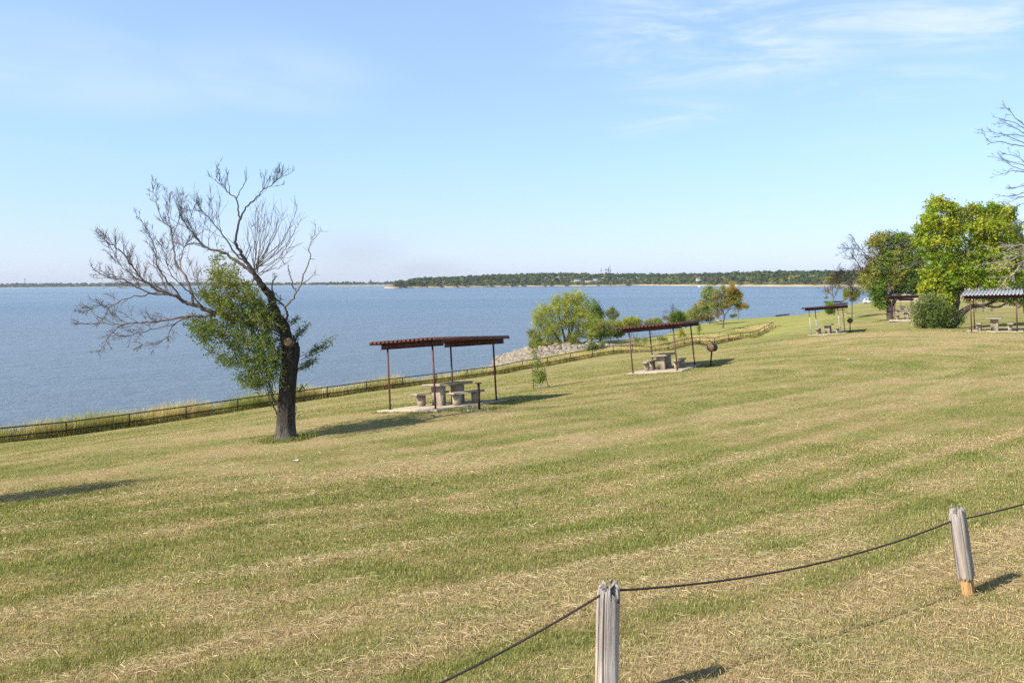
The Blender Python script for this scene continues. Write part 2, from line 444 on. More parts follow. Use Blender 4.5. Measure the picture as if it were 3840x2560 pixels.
# ------------------------------------------------------------------ lake
def make_lake():
    m, nt, b = newmat('lake_water')
    tc = N(nt, 'ShaderNodeTexCoord')
    def noise(scale, st, detail=4, rough=0.6):
        mp = N(nt, 'ShaderNodeMapping'); mp.inputs['Scale'].default_value = st; mp.inputs['Rotation'].default_value = (0, 0, 0.25)
        nt.links.new(tc.outputs['Object'], mp.inputs['Vector'])
        n_ = N(nt, 'ShaderNodeTexNoise', Scale=scale, Detail=detail, Roughness=rough)
        nt.links.new(mp.outputs[0], n_.inputs['Vector']); return n_.outputs['Fac']
    w1 = noise(0.42, (0.6, 1.0, 1), 6, 0.68); w2 = noise(0.09, (0.5, 1, 1), 3)
    streak = noise(0.0045, (0.22, 1.0, 1), 4, 0.55)
    rp = N(nt, 'ShaderNodeValToRGB'); rp.color_ramp.elements[0].position = .36; rp.color_ramp.elements[1].position = .66
    rp.color_ramp.elements[0].color = (.040, .082, .145, 1); rp.color_ramp.elements[1].color = (.095, .145, .22, 1)
    nt.links.new(streak, rp.inputs[0])
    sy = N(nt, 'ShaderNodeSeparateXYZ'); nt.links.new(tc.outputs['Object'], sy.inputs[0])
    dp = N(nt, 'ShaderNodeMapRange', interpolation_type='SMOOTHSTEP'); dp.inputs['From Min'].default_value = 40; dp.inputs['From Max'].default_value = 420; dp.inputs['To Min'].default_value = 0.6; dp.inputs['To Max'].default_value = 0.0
    nt.links.new(sy.outputs[1], dp.inputs['Value'])          # base colour turns paler and greyer nearer the camera
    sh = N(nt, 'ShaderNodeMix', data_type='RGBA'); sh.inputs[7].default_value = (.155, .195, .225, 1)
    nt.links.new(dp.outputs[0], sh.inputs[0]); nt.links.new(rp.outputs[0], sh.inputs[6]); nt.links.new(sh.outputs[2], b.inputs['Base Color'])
    b.inputs['Roughness'].default_value = 0.2; b.inputs['IOR'].default_value = 1.33; b.inputs['Specular IOR Level'].default_value = 0.5
    ad = N(nt, 'ShaderNodeMath', operation='MULTIPLY_ADD'); ad.inputs[1].default_value = 1.6
    nt.links.new(w2, ad.inputs[0]); nt.links.new(w1, ad.inputs[2])
    bp = N(nt, 'ShaderNodeBump', Strength=1.0, Distance=1.1)
    nt.links.new(ad.outputs[0], bp.inputs['Height']); nt.links.new(bp.outputs[0], b.inputs['Normal'])
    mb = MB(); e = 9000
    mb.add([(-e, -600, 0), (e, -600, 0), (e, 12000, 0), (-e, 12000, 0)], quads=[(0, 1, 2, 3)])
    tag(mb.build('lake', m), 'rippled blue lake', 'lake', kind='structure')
make_lake()

# ------------------------------------------------------------------ sky and sun
SUN_EL = math.radians(39); SUN_DIR = np.array([-0.86, -0.51]); SUN_DIR /= np.linalg.norm(SUN_DIR)
def make_sky():
    w = bpy.data.worlds.new('World'); scene.world = w; w.use_nodes = True
    nt = w.node_tree; bg = nt.nodes['Background']
    sky = N(nt, 'ShaderNodeTexSky', sky_type='NISHITA', sun_disc=False)
    sky.sun_elevation = SUN_EL; sky.sun_rotation = math.atan2(SUN_DIR[0], SUN_DIR[1]); sky.altitude = 150
    sky.air_density = 1.0; sky.dust_density = 0.5; sky.ozone_density = 2.0
    tc = N(nt, 'ShaderNodeTexCoord')
    sp = N(nt, 'ShaderNodeSeparateXYZ'); nt.links.new(tc.outputs['Generated'], sp.inputs[0])
    zz = N(nt, 'ShaderNodeMath', operation='MAXIMUM'); zz.inputs[1].default_value = 0.02; nt.links.new(sp.outputs[2], zz.inputs[0])
    dx = N(nt, 'ShaderNodeMath', operation='DIVIDE'); dy = N(nt, 'ShaderNodeMath', operation='DIVIDE')
    nt.links.new(sp.outputs[0], dx.inputs[0]); nt.links.new(zz.outputs[0], dx.inputs[1])
    nt.links.new(sp.outputs[1], dy.inputs[0]); nt.links.new(zz.outputs[0], dy.inputs[1])
    cb = N(nt, 'ShaderNodeCombineXYZ'); nt.links.new(dx.outputs[0], cb.inputs[0]); nt.links.new(dy.outputs[0], cb.inputs[1])
    def nz(scale, st, detail, rough, dist=0.0, rot=0.0):
        mp = N(nt, 'ShaderNodeMapping'); mp.inputs['Scale'].default_value = st; mp.inputs['Rotation'].default_value = (0, 0, rot)
        nt.links.new(cb.outputs[0], mp.inputs['Vector'])
        n_ = N(nt, 'ShaderNodeTexNoise', Scale=scale, Detail=detail, Roughness=rough, Distortion=dist)
        nt.links.new(mp.outputs[0], n_.inputs['Vector']); return n_.outputs['Fac']
    wisps = nz(1.5, (0.75, 1.05, 1), 8, 0.62, 0.7, 0.5)
    veil = nz(0.55, (1, 1, 1), 4, 0.5, 0.3)
    def ms(v, a, b_, to=1.0):
        r_ = N(nt, 'ShaderNodeMapRange', interpolation_type='SMOOTHSTEP'); r_.inputs['From Min'].default_value = a; r_.inputs['From Max'].default_value = b_; r_.inputs['To Max'].default_value = to
        nt.links.new(v, r_.inputs['Value']); return r_.outputs[0]
    def mul(a, b_):
        n_ = N(nt, 'ShaderNodeMath', operation='MULTIPLY'); nt.links.new(a, n_.inputs[0])
        if isinstance(b_, float): n_.inputs[1].default_value = b_
        else: nt.links.new(b_, n_.inputs[1])
        return n_.outputs[0]
    def mx(a, b_):
        n_ = N(nt, 'ShaderNodeMath', operation='MAXIMUM'); nt.links.new(a, n_.inputs[0]); nt.links.new(b_, n_.inputs[1]); return n_.outputs[0]
    def spot(cx, cy, rx, ry):
        mp = N(nt, 'ShaderNodeMapping'); mp.inputs['Location'].default_value = (-cx / rx, -cy / ry, 0); mp.inputs['Scale'].default_value = (1 / rx, 1 / ry, 0)
        nt.links.new(cb.outputs[0], mp.inputs['Vector'])
        ln = N(nt, 'ShaderNodeVectorMath', operation='LENGTH'); nt.links.new(mp.outputs[0], ln.inputs[0])
        r_ = N(nt, 'ShaderNodeMapRange', interpolation_type='SMOOTHSTEP'); r_.inputs['From Min'].default_value = 1.0; r_.inputs['From Max'].default_value = 0.2
        nt.links.new(ln.outputs['Value'], r_.inputs['Value']); return r_.outputs[0]
    region = mx(mx(spot(0.95, 3.2, 1.0, 1.35), spot(1.85, 3.05, 1.0, 0.7)), mx(spot(2.0, 4.2, 0.6, 0.6), mul(spot(0.95, 5.0, 0.6, 0.9), 0.5)))
    left = mul(mx(spot(-2.2, 3.6, 1.3, 1.6), spot(-1.2, 3.9, 0.8, 1.2)), 0.42)
    f = mx(mul(region, ms(wisps, 0.38, 0.70, 1.0)), mul(left, ms(veil, 0.25, 0.7)))
    f = mx(f, mul(ms(veil, 0.5, 0.8), 0.10))
    mixc = N(nt, 'ShaderNodeMix', data_type='RGBA'); 
    tint = N(nt, 'ShaderNodeMix', data_type='RGBA', blend_type='MULTIPLY'); tint.inputs[0].default_value = 1; tint.inputs[7].default_value = SKY_TINT
    gm = N(nt, 'ShaderNodeGamma', Gamma=0.5); nt.links.new(sky.outputs[0], gm.inputs[0])
    zr = N(nt, 'ShaderNodeMapRange', interpolation_type='SMOOTHSTEP'); zr.inputs['From Min'].default_value = 0.30; zr.inputs['From Max'].default_value = 0.85; zr.inputs['To Min'].default_value = 1.0; zr.inputs['To Max'].default_value = 0.33
    nt.links.new(sp.outputs[2], zr.inputs['Value'])
    zm = N(nt, 'ShaderNodeVectorMath', operation='SCALE'); nt.links.new(gm.outputs[0], zm.inputs[0]); nt.links.new(zr.outputs[0], zm.inputs['Scale'])
    nt.links.new(zm.outputs[0], tint.inputs[6])
    mixc.inputs[7].default_value = CLOUD
    nt.links.new(f, mixc.inputs[0]); nt.links.new(tint.outputs[2], mixc.inputs[6])
    hz = ms(sp.outputs[2], 0.16, 0.0, 0.95)
    hm = N(nt, 'ShaderNodeMix', data_type='RGBA', blend_type='MULTIPLY'); hm.inputs[7].default_value = (1.02, 0.91, 0.99, 1)
    nt.links.new(hz, hm.inputs[0]); nt.links.new(mixc.outputs[2], hm.inputs[6])
    # thin grey smoke drifting above the far shore: a darker smudge on the horizon sky
    az = N(nt, 'ShaderNodeMath', operation='DIVIDE'); nt.links.new(sp.outputs[0], az.inputs[0]); nt.links.new(sp.outputs[1], az.inputs[1])
    c2 = N(nt, 'ShaderNodeCombineXYZ'); nt.links.new(az.outputs[0], c2.inputs[0]); nt.links.new(sp.outputs[2], c2.inputs[1])
    def sm(cx, cy, rx, ry):
        mp = N(nt, 'ShaderNodeMapping'); mp.inputs['Location'].default_value = (-cx / rx, -cy / ry, 0); mp.inputs['Scale'].default_value = (1 / rx, 1 / ry, 0)
        nt.links.new(c2.outputs[0], mp.inputs['Vector'])
        ln = N(nt, 'ShaderNodeVectorMath', operation='LENGTH'); nt.links.new(mp.outputs[0], ln.inputs[0])
        r_ = N(nt, 'ShaderNodeMapRange', interpolation_type='SMOOTHSTEP'); r_.inputs['From Min'].default_value = 1.0; r_.inputs['From Max'].default_value = 0.0
        nt.links.new(ln.outputs['Value'], r_.inputs['Value']); return r_.outputs[0]
    smo = mul(mx(sm(-0.19, 0.035, 0.10, 0.045), sm(-0.11, 0.018, 0.09, 0.022)), 0.6)
    fin = N(nt, 'ShaderNodeMix', data_type='RGBA'); fin.inputs[7].default_value = SMOKE
    nt.links.new(smo, fin.inputs[0]); nt.links.new(hm.outputs[2], fin.inputs[6])
    nt.links.new(fin.outputs[2], bg.inputs['Color'])
    bg.inputs['Strength'].default_value = SKY_STRENGTH
    L = bpy.data.lights.new('sun', 'SUN'); L.energy = SUN_E; L.angle = math.radians(0.53); L.color = (1.0, 0.95, 0.87)
    so = bpy.data.objects.new('sun', L); COL.objects.link(so)
    d = Vector((SUN_DIR[0] * math.cos(SUN_EL), SUN_DIR[1] * math.cos(SUN_EL), math.sin(SUN_EL)))
    so.rotation_euler = d.to_track_quat('Z', 'Y').to_euler(); so.location = (-30, -20, 40)
SKY_STRENGTH = 0.15; SUN_E = 5.0
SKY_TINT = (1.42, 1.78, 2.2, 1); CLOUD = (3.75, 4.3, 5.1, 1); SMOKE = (2.85, 3.2, 3.65, 1)
make_sky()
vs = scene.view_settings; vs.view_transform = 'Standard'; vs.look = 'None'; vs.exposure = 0.58; vs.gamma = 1.0
try: vs.use_curve_mapping = False
except Exception: pass
scene.cycles.use_denoising = False
scene.cycles.max_bounces = 6; scene.cycles.transparent_max_bounces = 8

# ------------------------------------------------------------------ picnic shelters
def pose(x, y, z, yaw, tx, ty):
    n = np.array([tx, ty, 1.0]); n /= np.linalg.norm(n)
    e2 = np.array([math.cos(yaw), math.sin(yaw), 0]); e2 -= n * (n @ e2); e2 /= np.linalg.norm(e2)
    e1 = np.cross(n, e2)
    return Matrix(((e2[0], e1[0], n[0], x), (e2[1], e1[1], n[1], y), (e2[2], e1[2], n[2], z), (0, 0, 0, 1)))
SW, SL, SHH = 2.27, 3.70, 2.05          # post spacing short way, long way, height
def make_shelter(name, M, label, roofm, postm, grey=False, rs_=0.0, postlow=None, SW=SW, SL=SL, ovl=0.5, group='open picnic shelters on the slope'):
    r = empty(name, None, M); tag(r, label, 'shelter', group)
    b = MB(); b.box((0.0, 0.05, -0.11), (SW + 0.62, SL + 0.75, 0.22), bev=0.012); b.build('slab', M_slab, r)
    for sx in (-1, 1):
        for sy in (-1, 1):
            p = MB(); x, y = sx * SW / 2, sy * SL / 2
            p.tube([(x, y, -0.02), (x, y, SHH + 0.03 + rs_ * y)], 0.034, 10)
            p.box((x, y, 0.006), (0.14, 0.14, 0.012))
            o = p.build('post', postm, r)
            if postlow is not None:
                q = MB(); q.tube([(x, y, 0.0), (x, y, SHH * 0.72)], 0.037, 10); q.build('post_sleeve', postlow, o)
    for sy in (-1, 1):
        p = MB(); y = sy * SL / 2; h0 = SHH + rs_ * y
        # channel: web plus two flanges
        p.box((0.05, y + 0.055, h0 + 0.10), (SW + 0.75, 0.02, 0.20)); p.box((0.05, y + 0.02, h0 + 0.008), (SW + 0.75, 0.05, 0.016)); p.box((0.05, y + 0.02, h0 + 0.192), (SW + 0.75, 0.05, 0.016))
        p.build('beam', postm if not grey else M_red, r)
    # corrugated sheet: ribs run the long way
    x0, x1 = -SW / 2 - ovl, SW / 2 + 0.40; y0, y1 = -SL / 2 - 0.42, SL / 2 + 0.50
    pitch = 0.185; prof = []
    nrib = int((x1 - x0) / pitch)
    for i in range(nrib + 1):
        xa = x0 + i * pitch
        for (dx, z) in ((0.0, 0), (0.085, 0), (0.105, 0.075), (0.155, 0.075), (0.175, 0)): prof.append((xa + dx, z))
    prof = [p for p in prof if p[0] <= x1]; n = len(prof)
    base = SHH + 0.205
    ys = np.linspace(y0, y1, 5)
    V = []; Q = []
    th = 0.012
    for yy in ys:
        sag = 0.0
        for (x, z) in prof: V.append((x, yy, base + th + z + rs_ * yy))
    for yy in ys:
        for (x, z) in prof: V.append((x, yy, base + z + rs_ * yy))
    m = len(ys)
    for a in range(m - 1):
        for i in range(n - 1):
            Q.append((a * n + i, a * n + i + 1, (a + 1) * n + i + 1, (a + 1) * n + i))
            k = m * n
            Q.append((k + a * n + i, k + (a + 1) * n + i, k + (a + 1) * n + i + 1, k + a * n + i + 1))
    k = m * n
    for i in range(n - 1):
        Q.append((i, k + i, k + i + 1, i + 1)); j = (m - 1) * n
        Q.append((j + i, j + i + 1, k + j + i + 1, k + j + i))
    for a in range(m - 1):
        for i in (0, n - 1): Q.append((a * n + i, (a + 1) * n + i, k + (a + 1) * n + i, k + a * n + i))
    b = MB(); b.add(V, quads=Q); b.build('roof_sheet', roofm, r)
    for (xx) in (prof[0][0] - 0.012, prof[-1][0] + 0.012):
        b = MB(); b.box((0, 0, 0), (0.02, y1 - y0, 0.11), Matrix.Translation((xx, (y0 + y1) / 2, base + 0.02 + rs_ * (y0 + y1) / 2)) @ Matrix.Rotation(math.atan(rs_), 4, 'X')); b.build('edge_trim', postm if not grey else M_red, r)
    return r

def num_text(parent, s, M, size, mat):
    cu = bpy.data.curves.new('number', 'FONT'); cu.body = s; cu.size = size; cu.extrude = 0.002
    t = bpy.data.objects.new('number_tmp', cu); COL.objects.link(t)
    dg = bpy.context.evaluated_depsgraph_get(); me = bpy.data.meshes.new_from_object(t.evaluated_get(dg))
    bpy.data.objects.remove(t); bpy.data.curves.remove(cu)
    me.materials.append(mat)
    o = bpy.data.objects.new('painted_number', me); COL.objects.link(o); o.parent = parent; o.matrix_local = M
    return o
M_tabletop = noise_mat('shaded_table_concrete', (0.13, 0.125, 0.115), (0.26, 0.24, 0.21), 5, 0.85, 0.2, 30)  # concrete with the roof's shade put into its colour; no table uses it
def make_table(M, label, top=None):
    r = empty('picnic_table', None, M); tag(r, label, 'picnic table', 'concrete picnic tables')
    b = MB(); b.box((0, 0, 0.725), (0.80, 1.95, 0.09), bev=0.012); b.build('tabletop', top or M_conc, r)
    for s in (-1, 1):
        b = MB(); b.box((0, s * 0.55, 0.338), (0.40, 0.34, 0.68), bev=0.02, taper=(0.97, 0.97)); o = b.build('pedestal', M_conc, r)
    return r
def make_bench(M, label, side):
    r = empty('bench', None, M); tag(r, label, 'bench', 'concrete picnic benches')
    b = MB(); b.box((0, 0, 0.415), (0.30, 1.85, 0.075), bev=0.012); b.build('seat', M_conc, r)
    for s in (-1, 1):
        b = MB(); c = MB()
        # leg that leans in under the seat: wider at the top
        t, bt = 0.13, 0.085
        y0, y1 = s * 0.56 - 0.11, s * 0.56 + 0.11
        sh = 0.03 * side
        v = [(-bt + sh, y0, -0.002), (bt + sh, y0, -0.002), (bt + sh, y1, -0.002), (-bt + sh, y1, -0.002), (-t, y0, 0.378), (t, y0, 0.378), (t, y1, 0.378), (-t, y1, 0.378)]
        b.add(v, poly=[[3, 2, 1, 0], [4, 5, 6, 7], [0, 1, 5, 4], [1, 2, 6, 5], [2, 3, 7, 6], [3, 0, 4, 7]])
        b.build('leg', M_conc, r)
    return r
def T(x, y, z=0, rz=0): return Matrix.Translation((x, y, z)) @ Matrix.Rotation(rz, 4, 'Z')
def furnish(M, where, dx=0.0, dy=0.0, rz=0.0, number=None, top=None):
    B = M @ T(dx, dy, 0.0, rz)
    t = make_table(B, 'concrete picnic table ' + where, top)
    make_bench(B @ T(-0.80, 0.0), 'lakeside bench ' + where, 1)
    make_bench(B @ T(0.80, 0.0), 'uphill bench ' + where, -1)
    if number:
        num_text(t, number, Matrix.Translation((-0.12, -0.722, 0.38)) @ Matrix.Rotation(math.radians(90), 4, 'X'), 0.22, M_black)
    return t
P1 = pose(*SH[0]); P2 = pose(*SH[1]); P3 = pose(*SH[2]); P4 = pose(*SH[3])
make_shelter('picnic_shelter', P1, 'nearest red-brown picnic shelter, just right of the large bare tree', M_redroof, M_red, SW=1.97, SL=3.58, ovl=.42)
make_shelter('picnic_shelter', P2, 'red-brown picnic shelter showing its faded roof top, beside the rusty drum grill', M_redroof, M_red)
make_shelter('picnic_shelter', P3, 'picnic shelter with grey pipe posts under a dark red roof, left of the dark oak', M_redroof, M_red, postlow=M_galv)
make_shelter('picnic_shelter', P4, 'picnic shelter with a pale grey ribbed roof at the right edge of the lawn', M_greyroof, M_red, grey=True, rs_=0.07)
furnish(P1, 'under the nearest shelter beside the bare tree', 0.05, 0.15)
furnish(P2, 'under the shelter beside the drum grill and swale', 0.0, 0.0)
furnish(P3, 'under the shelter with grey pipe posts', 0.0, 0.05)
furnish(P4, 'under the grey ribbed roof', 0.0, -0.55, number='34')

def far_pose(px, py, Z, yaw=-0.5, tx=-0.06, ty=0.05, z=None):
    q = P(px, py, Z); zz = gz(q[0], q[1]) + 0.08 if z is None else z
    return pose(q[0], q[1], zz, yaw, tx, ty)
FM = {}
FM['a'] = far_pose(3400, 1198, 78, tx=-0.02, ty=0.03)
make_shelter('picnic_shelter', FM['a'], 'dark red picnic shelter between the oak and the yellow-green tree', M_redroof, M_red)
furnish(FM['a'], 'under the shelter between the oak and the yellow-green tree')
FM['b'] = far_pose(3385, 1190, 124, tx=-0.02, ty=-0.06)
make_shelter('picnic_shelter', FM['b'], 'pinkish roofed picnic shelter seen low behind the dark red one right of the oak', M_redroof, M_red)
furnish(FM['b'], 'under the pinkish roofed shelter right of the oak')
FM['c'] = far_pose(3400, 1165, 175, tx=-0.02, ty=0.02)
make_shelter('picnic_shelter', FM['c'], 'farthest dark roofed picnic shelter seen between the posts right of the oak trunk', M_redroof, M_red)
for (k, px, py, Z, tx, ty, lab) in (('d', 2938, 1173, 215, -0.10, 0.05, 'lone picnic shelter whose roof shows over the grass crest against the lake'),
                                 ('e', 3118, 1155, 205, -0.02, 0.02, 'picnic shelter with a flat-lying roof behind the round green shrub'),
                                 ('f', 3152, 1165, 176, -0.09, 0.05, 'picnic shelter with a tilted dark roof just right of the round green shrub'),
                                 ('g', 3140, 1152, 235, -0.01, -0.02, 'highest seen and farthest of the small shelters beyond the round green shrub')):
    q = P(px, py, Z); FM[k] = far_pose(px, py, Z, tx=tx, ty=ty)
    make_shelter('picnic_shelter', FM[k], lab, M_redroof, M_red)
FM['h'] = far_pose(3690, 1172, 130, yaw=-0.5, tx=0.0, ty=0.02)
make_shelter('picnic_shelter', FM['h'], 'picnic shelter seen through the posts of the grey-roofed shelter', M_redroof, M_red)
furnish(FM['h'], 'far behind the grey-roofed shelter')
FM['i'] = far_pose(3790, 1152, 160, yaw=-0.5, tx=0.0, ty=0.02)
make_shelter('picnic_shelter', FM['i'], 'most distant picnic shelter at the far right under the hanging leaves', M_redroof, M_red)
furnish(FM['i'], 'farthest up the slope at the right edge')

# ------------------------------------------------------------------ grills, stub post
def make_grill(q, yaw, lean, h, label):
    M = Matrix.Translation(q) @ Matrix.Rotation(lean, 4, 'Y') @ Matrix.Rotation(yaw, 4, 'Z')
    r = empty('barrel_grill', None, M); tag(r, label, 'grill', 'drum grills on posts')
    b = MB(); b.tube([(0, 0, -0.15), (0, 0, h - 0.17)], 0.04, 12); b.build('post', M_black, r)
    b = MB(); b.tube([(0, 0, -0.02), (0, 0, 0.035)], 0.17, 14); b.build('footing', M_slab, r)
    R_ = 0.20
    d = MB(); ys = [-0.22, -0.215, -0.20, 0.20, 0.215, 0.22]; rr = [R_ - 0.012, R_ + 0.008, R_, R_, R_ + 0.008, R_ - 0.012]
    d.tube([(0, y, h) for y in ys], rr, 24); dr = d.build('drum', M_black, r, smooth=False)
    d = MB(); d.tube([(0, -0.226, h), (0, -0.212, h)], R_ - 0.022, 24); e = d.build('drum_end', M_drumend, dr)
    d = MB(); d.tube([(-0.01 + 0.06 * math.cos(t), -0.23, h + 0.04 + 0.06 * math.sin(t)) for t in np.linspace(0, 5.6, 14)], 0.012, 6); d.build('vent_ring', M_black, dr)
    hd = MB(); hd.tube([(0.06, -0.05, h + 0.17), (0.0, -0.08, h + 0.25), (-0.07, -0.1, h + 0.30), (-0.17, -0.11, h + 0.33)], 0.022, 8); hd.build('lid_handle', M_black, dr)
    return r
g2 = G(2664, 1374); make_grill(g2, math.radians(-36), 0.10, 0.98, 'rusty drum grill with its round end facing out, beside the middle shelter')
g3 = G(3188, 1246); make_grill(g3, math.radians(-30), 0.0, 1.0, 'black drum grill beside the shelter with grey pipe posts')
g1 = G(1795, 1537)
r = empty('stub_post', g1); tag(r, 'short rusty post with a flat cap standing on a small concrete pad', 'post')
b = MB(); b.tube([(0.02, 0, -0.1), (0.0, 0, 0.86)], 0.042, 10); b.build('post', M_rust, r)
b = MB(); b.box((0, 0, 0.865), (0.20, 0.20, 0.014)); b.build('cap_plate', M_rust, r)
b = MB(); b.box((0.0, 0, -0.03), (0.75, 0.55, 0.10), bev=0.015); b.build('pad', M_slab, r)

# ------------------------------------------------------------------ pipe fences
def make_fence(label, pts, hp, h_top, h_low, rad, mat, idx_posts=None):
    base = np.array(pts[0]); r = empty('pipe_fence', base); tag(r, label, 'fence', 'rusty two rail pipe fences')
    for q in pts:
        p = MB(); p.tube([q + (0, 0, -0.3), q + (0, 0, hp)], rad, 8); p.build('fence_post', mat, r, origin=base)
    for nm, h in (('top_rail', h_top), ('lower_rail', h_low)):
        p = MB(); p.tube([q + np.array([0, 0, h]) for q in pts], rad * 0.92, 8); p.build(nm, mat, r, origin=base)
    return r
F1 = []
for n in range(-4, 23): F1.append(FA + n * FD)
d = FD / np.linalg.norm(FD); ang = math.atan2(d[1], d[0]); p = F1[-1].copy()
for i in range(8):
    ang += math.radians(3.2); p = p + 3.8 * np.array([math.cos(ang), math.sin(ang)]); F1.append(p.copy())
F1 = [np.array([q[0], q[1], gz(q[0], q[1])]) for q in F1]
make_fence('long rusty two rail pipe fence running along the lakeside edge of the lawn', F1, 0.91, 0.88, 0.36, 0.045, M_rust)
F2 = [GX(px, Z) for px, Z in ((2230, 97.5), (2275, 100), (2330, 102.5), (2395, 105.5), (2464, 108.7), (2525, 112), (2580, 115.3), (2638, 118.6), (2698, 122), (2752, 125.5), (2805, 129), (2850, 133))]
F2 = F2 + [F1[-1]]
make_fence('farther thin pipe fence on the far side of the straw-filled swale', F2, 0.91, 0.88, 0.40, 0.035, M_rust)

# ------------------------------------------------------------------ foreground timber posts and cable
def wood_mat(name, core):
    m, nt, b = newmat(name)
    tc = N(nt, 'ShaderNodeTexCoord')
    mp = N(nt, 'ShaderNodeMapping'); mp.inputs['Scale'].default_value = (38, 38, 1.6); nt.links.new(tc.outputs['Object'], mp.inputs['Vector'])
    n1 = N(nt, 'ShaderNodeTexNoise', Scale=1.0, Detail=7, Roughness=0.7, Distortion=0.3); nt.links.new(mp.outputs[0], n1.inputs['Vector'])
    mp2 = N(nt, 'ShaderNodeMapping'); mp2.inputs['Scale'].default_value = (7, 7, 2.2); nt.links.new(tc.outputs['Object'], mp2.inputs['Vector'])
    n2 = N(nt, 'ShaderNodeTexNoise', Scale=1.0, Detail=4); nt.links.new(mp2.outputs[0], n2.inputs['Vector'])
    rp = N(nt, 'ShaderNodeValToRGB'); e = rp.color_ramp.elements
    e[0].position = .28; e[0].color = (.055, .047, .042, 1); e[1].position = .74; e[1].color = (.70, .63, .57, 1)
    x = e.new(.45); x.color = (.31, .27, .24, 1); x = e.new(.60); x.color = (.42, .37, .335, 1)
    nt.links.new(n1.outputs['Fac'], rp.inputs[0])
    a = N(nt, 'ShaderNodeAttribute', attribute_name='Col')
    mx = N(nt, 'ShaderNodeMix', data_type='RGBA', blend_type='MULTIPLY'); mx.inputs[0].default_value = 1
    nt.links.new(rp.outputs[0], mx.inputs[6]); nt.links.new(a.outputs['Color'], mx.inputs[7])
    nt.links.new(mx.outputs[2], b.inputs['Base Color']); b.inputs['Roughness'].default_value = .95; b.inputs['Specular IOR Level'].default_value = .1
    bp = N(nt, 'ShaderNodeBump', Strength=.9, Distance=.012); nt.links.new(n1.outputs['Fac'], bp.inputs['Height']); nt.links.new(bp.outputs[0], b.inputs['Normal'])
    return m
M_post = wood_mat('weathered_split_timber', 0)
def make_post(q, h, R_, lean, rot, label, seed, core=False):
    rs = RS(seed)
    M = Matrix.Translation(q) @ Matrix.Rotation(lean[0], 4, 'Y') @ Matrix.Rotation(lean[1], 4, 'X') @ Matrix.Rotation(rot, 4, 'Z')
    r = empty('timber_post', None, M); tag(r, label, 'post', 'weathered timber posts carrying the cable')
    na, nz = 180, 70
    th = np.arange(na) * 2 * np.pi / na
    gro = np.zeros(na)
    for k in range(14):
        c = rs.uniform(0, 2 * np.pi); w = rs.uniform(0.025, 0.085); dp = rs.uniform(0.03, 0.26) * (2.6 if k < 5 else 1)
        dd = np.abs((th - c + np.pi) % (2 * np.pi) - np.pi); gro += dp * np.exp(-(dd / w) ** 2)
    sq = 1.0 / np.maximum(np.abs(np.cos(th)) ** 3.0 + np.abs(np.sin(th)) ** 3.0, 1e-6) ** (1 / 3.0)
    zs = np.linspace(-0.15, 1, nz)
    V = []; C = []
    topj = 0.05 * (fbm(np.cos(th) * 3 + 5, np.sin(th) * 3 + 5, seed, 3) - 0.45) * 2 + 0.035 * (vnoise(th * 9, th * 0, seed + 3) - .6)
    lowj = 0.155 + 0.03 * (vnoise(th * 6, th * 0 + 2, seed + 5) - .5)
    for iz, z in enumerate(zs):
        H = z * h
        tw = th + 0.10 * z
        g = np.interp((tw + 0.05 * np.sin(z * 3)) % (2 * np.pi), th, gro, period=2 * np.pi)
        rr = R_ * sq * (1 - 0.55 * g * (0.7 + 0.3 * vnoise(th * 2, th * 0 + z * 3, seed + 9))) * (1 + 0.05 * (fbm(th * 1.2, th * 0 + z * 2.2, seed + 1, 3) - .5) * 2)
        rr = rr * (1.0 + 0.03 * (1 - z)) * (1 - 0.10 * sstep(0.93, 1.0, z))
        col = np.ones((na, 3))
        crack = np.clip(g * 1.5, 0, .8); col = col * (1 - crack[:, None] * np.array([.85, .87, .9]))
        blotch = fbm(np.cos(th) * 2.0 + 3, np.sin(th) * 2.0 + z * 2.4, seed + 14, 3); col = col * (.72 + .6 * blotch)[:, None]
        warm = sstep(0.55, 0.75, fbm(np.cos(th) * 1.5 + 9, np.sin(th) * 1.5 + z * 0.9, seed + 4, 2)) * (0.35 if not core else 0.55) * sstep(.95, .5, z)
        col = col * (1 + warm[:, None] * (np.array([1.35, 0.85, 0.35]) - 1))
        if not core:
            low = sstep(0.62, 0.3, z) ; col = col * (1 + 0.45 * low)
        if core:
            s_ = sstep(lowj + 0.012, lowj - 0.006, H)
            rr = rr * (1 - 0.26 * s_)
            col = col * (1 + s_[:, None] * (np.array([1.5, 1.05, 0.55]) - 1))
        zz = H + topj * sstep(0.85, 1.0, z)
        V.append(np.stack([rr * np.cos(th), rr * np.sin(th), zz], -1)); C.append(col)
    V = np.array(V); C = np.array(C)
    cap = V[-1] * np.array([.55, .55, 1]); cap[:, 2] += 0.012 * rs.normal(size=na) - 0.006
    V = np.concatenate([V.reshape(-1, 3), cap, [[0, 0, cap[:, 2].mean() - 0.012]]]); C = np.concatenate([C.reshape(-1, 3), np.ones((na + 1, 3)) * .9])
    i = np.arange(nz)[:, None] * na; j = np.arange(na)[None]; k = (j + 1) % na
    q4 = np.stack([i + j, i + k, i + na + k, i + na + j], -1).reshape(-1, 4)
    c = len(V) - 1; tr = np.stack([nz * na + np.arange(na), nz * na + (np.arange(na) + 1) % na, np.full(na, c)], -1)
    mb = MB(); mb.add(V, quads=q4, tris=tr, col=C); mb.build('post_timber', M_post, r, smooth=False)
    return r, M
pa = GX(2262, 5.2); pb = GX(3633, 7.2, 2237)
ra, Ma = make_post(pa, 0.745, 0.068, (0.03, 0.0), 0.25, 'grooved grey timber post in front at the bottom edge of the picture', 3)
bk = MB(); bk.tube([(0.035, -0.078, 0.69), (0.035, -0.05, 0.69)], 0.012, 8); bk.build('staple_knot', M_cable, ra)
